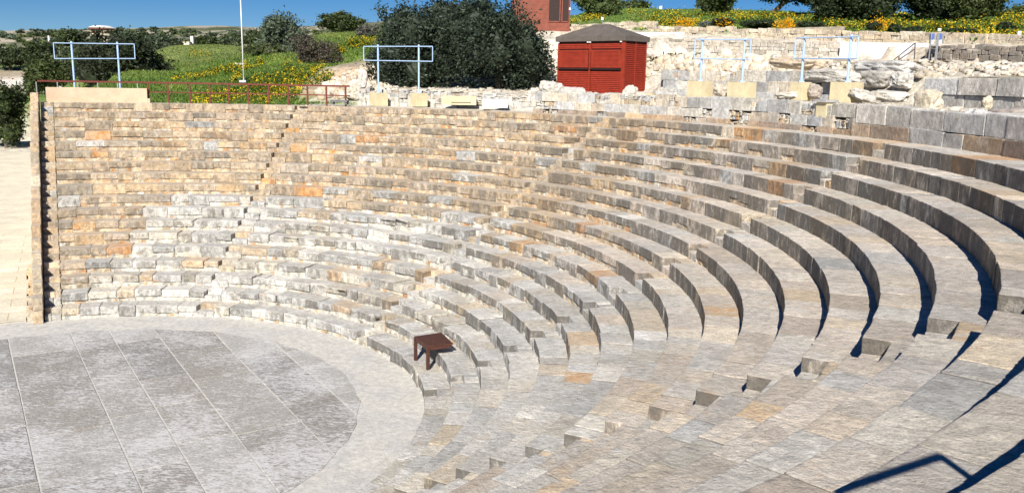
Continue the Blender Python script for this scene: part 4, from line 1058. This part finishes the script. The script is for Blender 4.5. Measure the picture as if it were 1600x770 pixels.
# ------------------------------------------------------------------ vegetation
def leaves(mb, P, size, col, var=.16, up=.25, seed=0):
    g = np.random.default_rng(seed); n = len(P)
    a = g.normal(size=(n, 3)); a[:, 2] = np.abs(a[:, 2])*up+a[:, 2]*(1-up); a /= np.linalg.norm(a, axis=1, keepdims=True)
    b_ = np.cross(a, g.normal(size=(n, 3))); b_ /= np.linalg.norm(b_, axis=1, keepdims=True)
    s = size*g.uniform(.6, 1.35, n)[:, None]
    V = np.stack([P+a*s, P+b_*s*.45, P-a*s, P-b_*s*.45], 1).reshape(-1, 3)
    C = np.asarray(col, float); C = np.tile(C, (n, 1)) if C.ndim == 1 else C
    C = C*(1+g.normal(0, var, n))[:, None]; C = np.clip(C, .004, 1)
    mb.add(V, np.arange(4*n).reshape(n, 4), np.repeat(np.c_[C, np.ones(n)], 4, 0))
def crown_points(blobs, n, g, clumps=26, tight=.26):
    vol = np.array([b[3]*b[4]*b[5] for b in blobs])**(2/3); pr = vol/vol.sum(); P, K = [], []
    for b, c_ in zip(blobs, (pr*n).astype(int)+1):
        b = np.array(b); m_ = max(6, int(clumps))
        d = g.normal(size=(m_, 3)); d /= np.linalg.norm(d, axis=1, keepdims=True)
        cc = d*g.uniform(.55, .98, (m_, 1)); i = g.integers(0, m_, c_)
        tone = g.normal(0, 1, m_)
        p = cc[i]+g.normal(0, tight, (c_, 3))*g.uniform(.3, 1.0, (c_, 1))
        P.append(b[:3]+p*b[3:]); K.append(tone[i])
    return np.vstack(P), np.concatenate(K)
def plant(name, label, cat, x0, x1, y0, y1, D, n, leaf, cols, trunk=True, nb=8, seed=0, group=None, flat=.9, gapy=None, lean=0.0, base_y=None, depth_k=.8, core=True):
    """tree or shrub from the ground up: crown rectangle in survey units at distance D"""
    g = np.random.default_rng(seed); s = D/FPX
    base = at((x0+x1)/2, base_y if base_y is not None else y1, D)
    gz = terr(base[:2])[0]
    w = (x1-x0)*s; h = (y1-y0)*s; zb_ = base[2]+((base_y-y1)*s if base_y is not None else 0)
    right = np.array([RT[0], RT[1], 0]); right /= np.linalg.norm(right); fwd = np.array([FW[0], FW[1], 0]); fwd /= np.linalg.norm(fwd)
    c0 = np.array([base[0], base[1], zb_+h*.5])
    t = thing(name, label, cat, (base[0], base[1], min(gz, zb_)), group=group); loc = np.array(t.location)
    blobs = []
    for i in range(nb):
        a_ = 2*math.pi*i/nb+g.uniform(-.4, .4); rr_ = g.uniform(.18, .34)
        k = g.uniform(.26, .40)
        lz = g.uniform(-.24, .22)
        c_ = c0+right*(w*rr_*math.cos(a_))+fwd*(w*depth_k*rr_*math.sin(a_))+np.array([0, 0, h*lz])
        blobs.append((*c_, w*k*.62+.05, w*k*.62*depth_k+.05, h*k*.78+.05))
    blobs.append((*c0, w*.36, w*.33*depth_k, h*.42))
    P, K = crown_points(blobs, int(n*1.5), g)
    P = P[P[:, 2] > min(gz, zb_)-.1]; K = K[:len(P)]
    cols = np.array(cols); ci = g.integers(0, len(cols), len(P)); C = cols[ci]*(1+.16*np.clip(K, -1.5, 1.5))[:, None]
    mb = MB()
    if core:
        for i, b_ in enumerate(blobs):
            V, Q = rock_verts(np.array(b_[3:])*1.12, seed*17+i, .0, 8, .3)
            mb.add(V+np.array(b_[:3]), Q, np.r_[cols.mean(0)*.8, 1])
    leaves(mb, P, leaf, C, seed=seed)
    mb.build('crown', LEAF, t, loc)
    mb = MB(); top = c0+right*w*lean; b0 = np.array([base[0]-right[0]*w*lean, base[1]-right[1]*w*lean, min(gz, zb_)-.15])
    tr = max(.05, w*.028)
    mid = b0+(top-b0)*.5; mb.tube(b0, mid, tr*1.25, tr*.95, n=8); mb.tube(mid, top, tr*.95, tr*.5, n=8)
    for b_ in blobs[:5]:
        mb.tube(mid+(top-mid)*g.uniform(0, .6), np.array(b_[:3]), tr*.5, tr*.2, n=6)
    mb.build('trunk', BARK, t, loc)
    return t
DK = [(.032, .047, .02), (.044, .06, .026), (.026, .04, .018)]
CAROB = [(.026, .043, .024), (.04, .058, .036), (.062, .080, .056), (.02, .032, .018)]
OLIVE = [(.095, .125, .08), (.12, .15, .10), (.065, .09, .052)]
MIDG = [(.07, .10, .03), (.095, .125, .04), (.055, .08, .026)]
BROWNISH = [(.10, .085, .065), (.085, .075, .06), (.12, .10, .075)]
plant('carob_bush', 'huge dark green carob bush filling the middle behind the blue frame', 'bush', 574, 730, 8, 150, 51, 15000, .105, CAROB, seed=1, nb=11, base_y=150)
plant('carob_bush', 'tallest dark carob bush immediately left of the red kiosk', 'bush', 688, 868, -14, 156, 49, 19000, .105, CAROB, seed=2, nb=12, base_y=156)
plant('carob_bush', 'upright dark bush sprig rising between the two big carob bushes', 'bush', 660, 760, -4, 90, 56, 6000, .11, CAROB, seed=3, nb=7, base_y=140)
plant('dark_tree', 'rounded very dark tree behind the parapet and the left blue frame', 'tree', 122, 276, 50, 150, 74, 13000, .15, DK+[(.03, .034, .022)], seed=4, nb=10, base_y=160)
plant('olive_tree', 'silvery green rounded olive tree beyond the flagpole', 'tree', 398, 490, 20, 98, 78, 8000, .15, OLIVE, seed=5, nb=9, base_y=98)
plant('dark_shrub', 'dark low shrub on the crest right of the olive tree', 'bush', 488, 578, 18, 52, 100, 5000, .17, DK+MIDG, seed=6, nb=8, base_y=54)
plant('dry_shrub', 'grey brown leafless shrub among yellow flowers on the slope', 'bush', 452, 532, 56, 112, 66, 5000, .08, BROWNISH, seed=7, nb=8, base_y=112, core=False)
plant('dry_shrub', 'pale grey dry shrub at the left edge of the carob bush', 'bush', 555, 592, 36, 66, 80, 2200, .08, [(.15, .15, .13), (.13, .12, .10)], seed=8, nb=5, base_y=66, core=False)
plant('dark_shrub', 'dull green shrub just below the olive tree', 'bush', 382, 455, 70, 100, 74, 3500, .12, MIDG+BROWNISH[:1], seed=9, nb=6, base_y=100)
plant('green_bush', 'broad green bush group behind the kiosk roof and hut', 'bush', 893, 975, -18, 34, 84, 7000, .16, MIDG, seed=10, nb=9, base_y=34)
plant('green_bush', 'lower green bush sloping down right of the bush behind the kiosk', 'bush', 945, 1022, -2, 32, 88, 5000, .16, MIDG+OLIVE[:1], seed=11, nb=7, base_y=32)
plant('garden_tree', 'small round garden tree with a short trunk above the garden wall', 'tree', 1083, 1147, -26, 25, 66, 5000, .11, MIDG+[(.05, .06, .025)], seed=12, nb=7, base_y=35)
plant('garden_tree', 'leaning dark trunked pine with its crown cut off by the frame top', 'tree', 1150, 1290, -46, 9, 68, 7000, .12, DK+[(.03, .05, .02)], seed=13, nb=8, base_y=30, lean=.18)
plant('garden_tree', 'large dense dark tree above the rightmost blue frame', 'tree', 1266, 1402, -40, 50, 58, 15000, .12, DK+[(.035, .055, .02)], seed=14, nb=10, base_y=62)
plant('garden_tree', 'very dark broad tree with a low fork behind the yellow flowers', 'tree', 1376, 1504, -50, 38, 58, 14000, .12, DK, seed=15, nb=9, base_y=44)
plant('garden_tree', 'loose olive green tree with thin stems right of the information boards', 'tree', 1474, 1578, -45, 42, 53, 13000, .11, MIDG+[(.07, .075, .03)], seed=16, nb=9, base_y=48)
plant('green_bush', 'yellow green bush beyond the last garden tree at the right edge', 'bush', 1560, 1640, 6, 40, 70, 4000, .12, [(.08, .11, .025), (.10, .12, .03)], seed=17, nb=6, base_y=42)
for i, (lab, x0, x1, y0, y1, D, c_) in enumerate([
  ('clipped dark hedge left of the orange flower clump', 1150, 1221, 32, 46, 56.5, DK+[(.03, .05, .02)]), ('clipped dark hedge right of the orange flower clump', 1240, 1300, 35, 48, 53.5, DK+[(.03, .05, .02)]),
  ('boxy dark clipped bush near the right edge of the garden', 1557, 1584, 35, 51, 43.5, DK), ('low rounded dark bush between yellow flowers', 1386, 1408, 38, 51, 49, DK+[(.03, .05, .02)]),
  ('rounded dark bush at the foot of the small round tree', 1112, 1146, 30, 44, 58.5, DK+[(.03, .05, .02)]), ('low dark hedge strip left of the information boards', 1410, 1440, 43, 51, 47, DK+[(.03, .05, .02)]),
  ('dark bush below the large dense tree', 1352, 1376, 34, 50, 50, DK+[(.03, .05, .02)]), ('low dark hedge strip right of the information boards', 1474, 1530, 45, 52, 44.5, DK+[(.03, .05, .02)]), ('small grey green bush in the garden edge', 1092, 1112, 34, 43, 59.5, [(.14, .17, .14)])]):
    plant('clipped_hedge', lab, 'hedge', x0, x1, y0, y1, D, 2200, .07, c_, seed=30+i, nb=5, base_y=y1, flat=1)
# left-hand trees beyond the forecourt
for i, (lab, x0, x1, y0, y1, D, n, lf, c_, kd) in enumerate([
  ('dark green tree group standing on the forecourt edge at the far left', -30, 50, 136, 226, 98, 9000, .19, MIDG+DK, 'tree'),
  ('feathery pale green bush behind the start of the railing', 42, 118, 92, 150, 100, 6000, .18, [(.06, .085, .025), (.08, .10, .035), (.05, .07, .02)], 'bush'),
  ('dark bush beside the track behind the end wall', 38, 72, 112, 150, 108, 2500, .18, MIDG+DK, 'bush'),
  ('dark wide tree left of the blue frame beyond the track', -20, 52, 70, 106, 195, 4500, .36, DK+MIDG[:1], 'tree'),
  ('dark tree seen through the left half of the blue frame', 40, 100, 62, 116, 188, 4500, .34, DK+MIDG[:1], 'tree'),
  ('olive green tree seen through the middle of the blue frame', 92, 140, 72, 112, 180, 3500, .32, MIDG+OLIVE, 'tree'),
  ('dark tree below the distant pavilion', 84, 136, 47, 80, 290, 3000, .45, DK+MIDG, 'tree'),
  ('grey green tree right of the distant pavilion', 168, 232, 51, 78, 240, 3500, .4, OLIVE+DK, 'tree'),
  ('dark tree at the right side of the blue frame in the distance', 225, 284, 55, 88, 210, 3500, .36, DK+OLIVE, 'tree'),
  ('rounded dark bush by the column stump ruins', 305, 342, 57, 76, 215, 2200, .34, DK+MIDG, 'bush'),
  ('grey green bush left of the flagpole on the far slope', 340, 382, 51, 74, 205, 2500, .34, OLIVE+MIDG, 'bush'),
  ('green bush just right of the flagpole on the far slope', 380, 412, 46, 74, 170, 2200, .28, MIDG+DK, 'bush')]):
    plant('tree' if kd == 'tree' else 'bush', lab, kd, x0, x1, y0, y1, D, n, lf, c_, seed=60+i, nb=8, base_y=y1+3)
# far scrub dots on the hills
g = np.random.default_rng(5); mb = MB()
xs = np.r_[g.uniform(-60, 560, 460), g.uniform(-60, 560, 180)]; ys = np.r_[g.uniform(50, 84, 460), g.uniform(47, 66, 180)]
H = hit(xs, ys, 190, 800, 70)
for p in H:
    D = np.linalg.norm(p[:2]-EYE[:2]); r_ = D/FPX*g.uniform(2, 7)
    nn = 36; d = g.normal(size=(nn, 3)); d /= np.linalg.norm(d, axis=1, keepdims=True); d[:, 2] = np.abs(d[:, 2])
    leaves(mb, p+d*np.array([r_, r_, r_*.75])*g.uniform(.5, 1, (nn, 1)), r_*.42, np.array(random.choice(DK+MIDG+OLIVE)), seed=int(p[0]*7) % 9999)
kind(mb.build('far_scrub', LEAF), 'stuff')
# grass
mb = MB(); g = np.random.default_rng(9)
xs = np.r_[g.uniform(120, 600, 44000), g.uniform(885, 1640, 9000)]; ys = np.r_[g.uniform(48, 164, 44000), g.uniform(16, 52, 9000)]
H = hit(xs, ys, 45, 140, 60)
Cg = terr(H[:, :2], True)[1]; green = (Cg[:, 1] > Cg[:, 0]*1.12)
H, Cg = H[green], Cg[green]
tn = fbm(H*.25, 2, 3)
bl = g.normal(size=(len(H), 3))*.35; bl[:, 2] = 1; bl /= np.linalg.norm(bl, axis=1, keepdims=True)
sd = np.cross(bl, g.normal(size=(len(H), 3))); sd /= np.linalg.norm(sd, axis=1, keepdims=True)
hgt = g.uniform(.05, .17, len(H))[:, None]; wd_ = g.uniform(.03, .07, len(H))[:, None]
V = np.stack([H-sd*wd_, H+sd*wd_, H+bl*hgt+sd*wd_*.3, H+bl*hgt-sd*wd_*.3], 1).reshape(-1, 3)
CC = np.array([(.09, .155, .025)])*(1+.45*tn)[:, None]+np.clip(tn, 0, 1)[:, None]*np.array([(.06, .02, .01)]); CC = CC*(1+g.normal(0, .2, len(H)))[:, None]
mb.add(V, np.arange(len(V)).reshape(-1, 4), np.repeat(np.c_[np.clip(CC, .01, 1), np.ones(len(H))], 4, 0))
kind(mb.build('grass', LEAF), 'stuff')
# yellow wild flowers
def flower_patch(mb, x0, y0, x1, y1, th_, n, hmax=.45, size=.06, cols=((.82, .62, .025), (.78, .60, .04), (.80, .52, .015)), dmin=45, dmax=150, seed=0, leaf=True):
    g = np.random.default_rng(seed); t_ = g.uniform(0, 1, n)
    xs = x0+(x1-x0)*t_+g.normal(0, 1.5, n); ys = y0+(y1-y0)*t_+g.normal(0, th_*.5, n)
    H = hit(xs, ys, dmin, dmax, 70)
    if not len(H): return
    H = H[fbm(H*.9, seed, 3) > -.2]
    H = H+np.c_[g.normal(0, .1, (len(H), 2)), g.uniform(.1, 1, len(H))*hmax]
    if leaf: leaves(mb, H+g.normal(0, .15, H.shape)-np.array([0, 0, .12]), .10, (.07, .13, .02), .25, seed=seed+1)
    c_ = np.array(cols)[g.integers(0, len(cols), len(H))]
    leaves(mb, H, size, c_, .12, seed=seed+2)
mb = MB()
for i, a_ in enumerate([(268, 126, 330, 117, 4, 260), (330, 117, 410, 99, 6, 600), (396, 129, 480, 122, 8, 1200), (395, 148, 470, 138, 14, 1000), (300, 158, 400, 148, 12, 420), (445, 112, 475, 92, 12, 420), (486, 114, 512, 90, 10, 420), (516, 84, 560, 70, 7, 700), (545, 70, 590, 64, 7, 900), (330, 92, 300, 82, 8, 90), (420, 160, 400, 140, 16, 500), (480, 128, 520, 122, 8, 160), (365, 128, 375, 118, 6, 150)]):
    flower_patch(mb, *a_[:5], int(a_[5]*3.2), hmax=.28, size=.055, seed=200+i*3)
kind(mb.build('slope_wild_flowers', PETAL), 'stuff')
mb = MB()
for i, a_ in enumerate([(886, 36, 945, 27, 4, 700), (985, 34, 1068, 38, 8, 1500), (1060, 36, 1112, 40, 5, 500), (975, 24, 1090, 20, 8, 700), (1090, 26, 1160, 24, 8, 500), (1150, 30, 1222, 26, 6, 500), (1200, 30, 1290, 30, 8, 700), (1290, 42, 1400, 42, 8, 900), (1385, 40, 1420, 20, 12, 900), (1410, 45, 1500, 46, 6, 3800), (1435, 30, 1490, 27, 6, 700), (1490, 45, 1612, 45, 14, 7000), (1530, 26, 1625, 22, 16, 4200), (1100, 40, 1120, 40, 4, 150)]):
    flower_patch(mb, *a_, hmax=.32, size=.06, dmin=40, dmax=120, seed=300+i*3)
for x, y, D, n in ((1228, 39, 54, 700), (1071, 37, 60, 500), (1375, 46, 50, 350), (1132, 40, 58, 160)):
    q = at(x, y+4, D); q[2] = terr(q[:2])[0]; P = q+np.random.default_rng(n).normal(size=(n, 3))*np.array([.33, .33, .22])+np.array([0, 0, .4]); leaves(mb, P, .06, (.8, .40, .01), .12, seed=n)
kind(mb.build('garden_flowers', PETAL), 'stuff')
# loose stones lying about on the terrace
mb = MB(); g = np.random.default_rng(41)
Hs = np.vstack([hit(g.uniform(1380, 1640, 420), g.uniform(96, 120, 420), 22, 42, 60), hit(g.uniform(995, 1340, 320), g.uniform(84, 120, 320), 26, 60, 60), hit(g.uniform(540, 880, 260), g.uniform(128, 146, 260), 40, 60, 40)])
for i, p in enumerate(Hs):
    sz = g.uniform(.06, .26); add_rock(mb, p+np.array([0, 0, sz*.1]), (sz*1.4, sz, sz*.7), i+900, g.uniform(0, 6), (g.normal(0, .3), 0), .35, jit(random.choice([(.60, .55, .46), (.52, .47, .40), (.56, .48, .37)])), .3, 5)
th = g.uniform(-12, 60, 420); rr = g.uniform(24.95, 27.5, 420)
for i in range(420):
    sz = g.uniform(.06, .32)**1.0; p = pol(rr[i], th[i], ZTOP+.9)
    add_rock(mb, p, (sz*1.4, sz, sz*.7), i+1900, g.uniform(0, 6), (g.normal(0, .3), 0), .35, jit(random.choice([(.58, .54, .46), (.50, .47, .42), (.56, .48, .38)])), .4, 5)
kind(mb.build('loose_stones', ASHLAR, smooth=True), 'stuff')
# mossy tufts on the right slope and dry weeds
mb = MB(); g = np.random.default_rng(77)
xs = g.uniform(1420, 1660, 5200); ys = g.uniform(96, 119, 5200); H = hit(xs, ys, 22, 40, 60)
if len(H):
    H = H[fbm(H*.8, 31, 3)+(H[:, 0]*0) > .05]
    leaves(mb, H+np.array([0, 0, .015]), .05, (.07, .07, .03), .35, seed=3)
xs = g.uniform(1000, 1180, 700); ys = g.uniform(84, 98, 700); H = hit(xs, ys, 36, 60, 60)
if len(H):
    H = H[fbm(H*.7, 33, 3) > .25]; leaves(mb, H+np.array([0, 0, .08]), .12, (.13, .11, .05), .3, seed=4)
kind(mb.build('slope_weeds', LEAF), 'stuff')

# ------------------------------------------------------------------ light, sky, camera
w = bpy.data.worlds.new('World'); S.world = w; w.use_nodes = True; nt = w.node_tree
bg = nt.nodes['Background']; sky = nt.nodes.new('ShaderNodeTexSky'); sky.sky_type = 'NISHITA'; sky.sun_disc = False
sky.sun_elevation = SUN_EL; sky.sun_rotation = math.atan2(-sun_az[0], -sun_az[1]); sky.air_density = 1.0; sky.dust_density = .3; sky.ozone_density = 3.0; sky.altitude = 200
tc = nt.nodes.new('ShaderNodeTexCoord'); mp = nt.nodes.new('ShaderNodeMapping'); mp.inputs['Scale'].default_value = (1, 1, 1.3); mp.inputs['Location'].default_value = (0, 0, .05)
nt.links.new(tc.outputs['Generated'], mp.inputs['Vector']); nt.links.new(mp.outputs[0], sky.inputs['Vector'])
hs = nt.nodes.new('ShaderNodeHueSaturation'); hs.inputs['Saturation'].default_value = 1.5; hs.inputs['Hue'].default_value = .512; nt.links.new(sky.outputs[0], hs.inputs['Color']); nt.links.new(hs.outputs[0], bg.inputs['Color']); bg.inputs['Strength'].default_value = .052
sl = bpy.data.lights.new('sun', 'SUN'); sl.energy = 4.8; sl.angle = R_(.53); sl.color = (1.0, .945, .86)
so = bpy.data.objects.new('sun', sl); COL.objects.link(so)
so.rotation_euler = Vector((sun_az[0], sun_az[1], -math.tan(SUN_EL))).to_track_quat('-Z', 'Y').to_euler()
cd = bpy.data.cameras.new('camera'); cd.sensor_width = 36; cd.lens = FPX/1600*36; cd.clip_end = 8000; cd.clip_start = .05
co = bpy.data.objects.new('camera', cd); COL.objects.link(co)
M = Matrix(((RT[0], UP[0], -FW[0], EYE[0]), (RT[1], UP[1], -FW[1], EYE[1]), (RT[2], UP[2], -FW[2], EYE[2]), (0, 0, 0, 1)))
co.matrix_world = M; S.camera = co
vs = S.view_settings; vs.view_transform = 'Standard'; vs.look = 'None'; vs.exposure = 0.72; vs.gamma = 1; vs.use_curve_mapping = False
S.cycles.max_bounces = 5; S.cycles.diffuse_bounces = 3; S.cycles.use_denoising = True
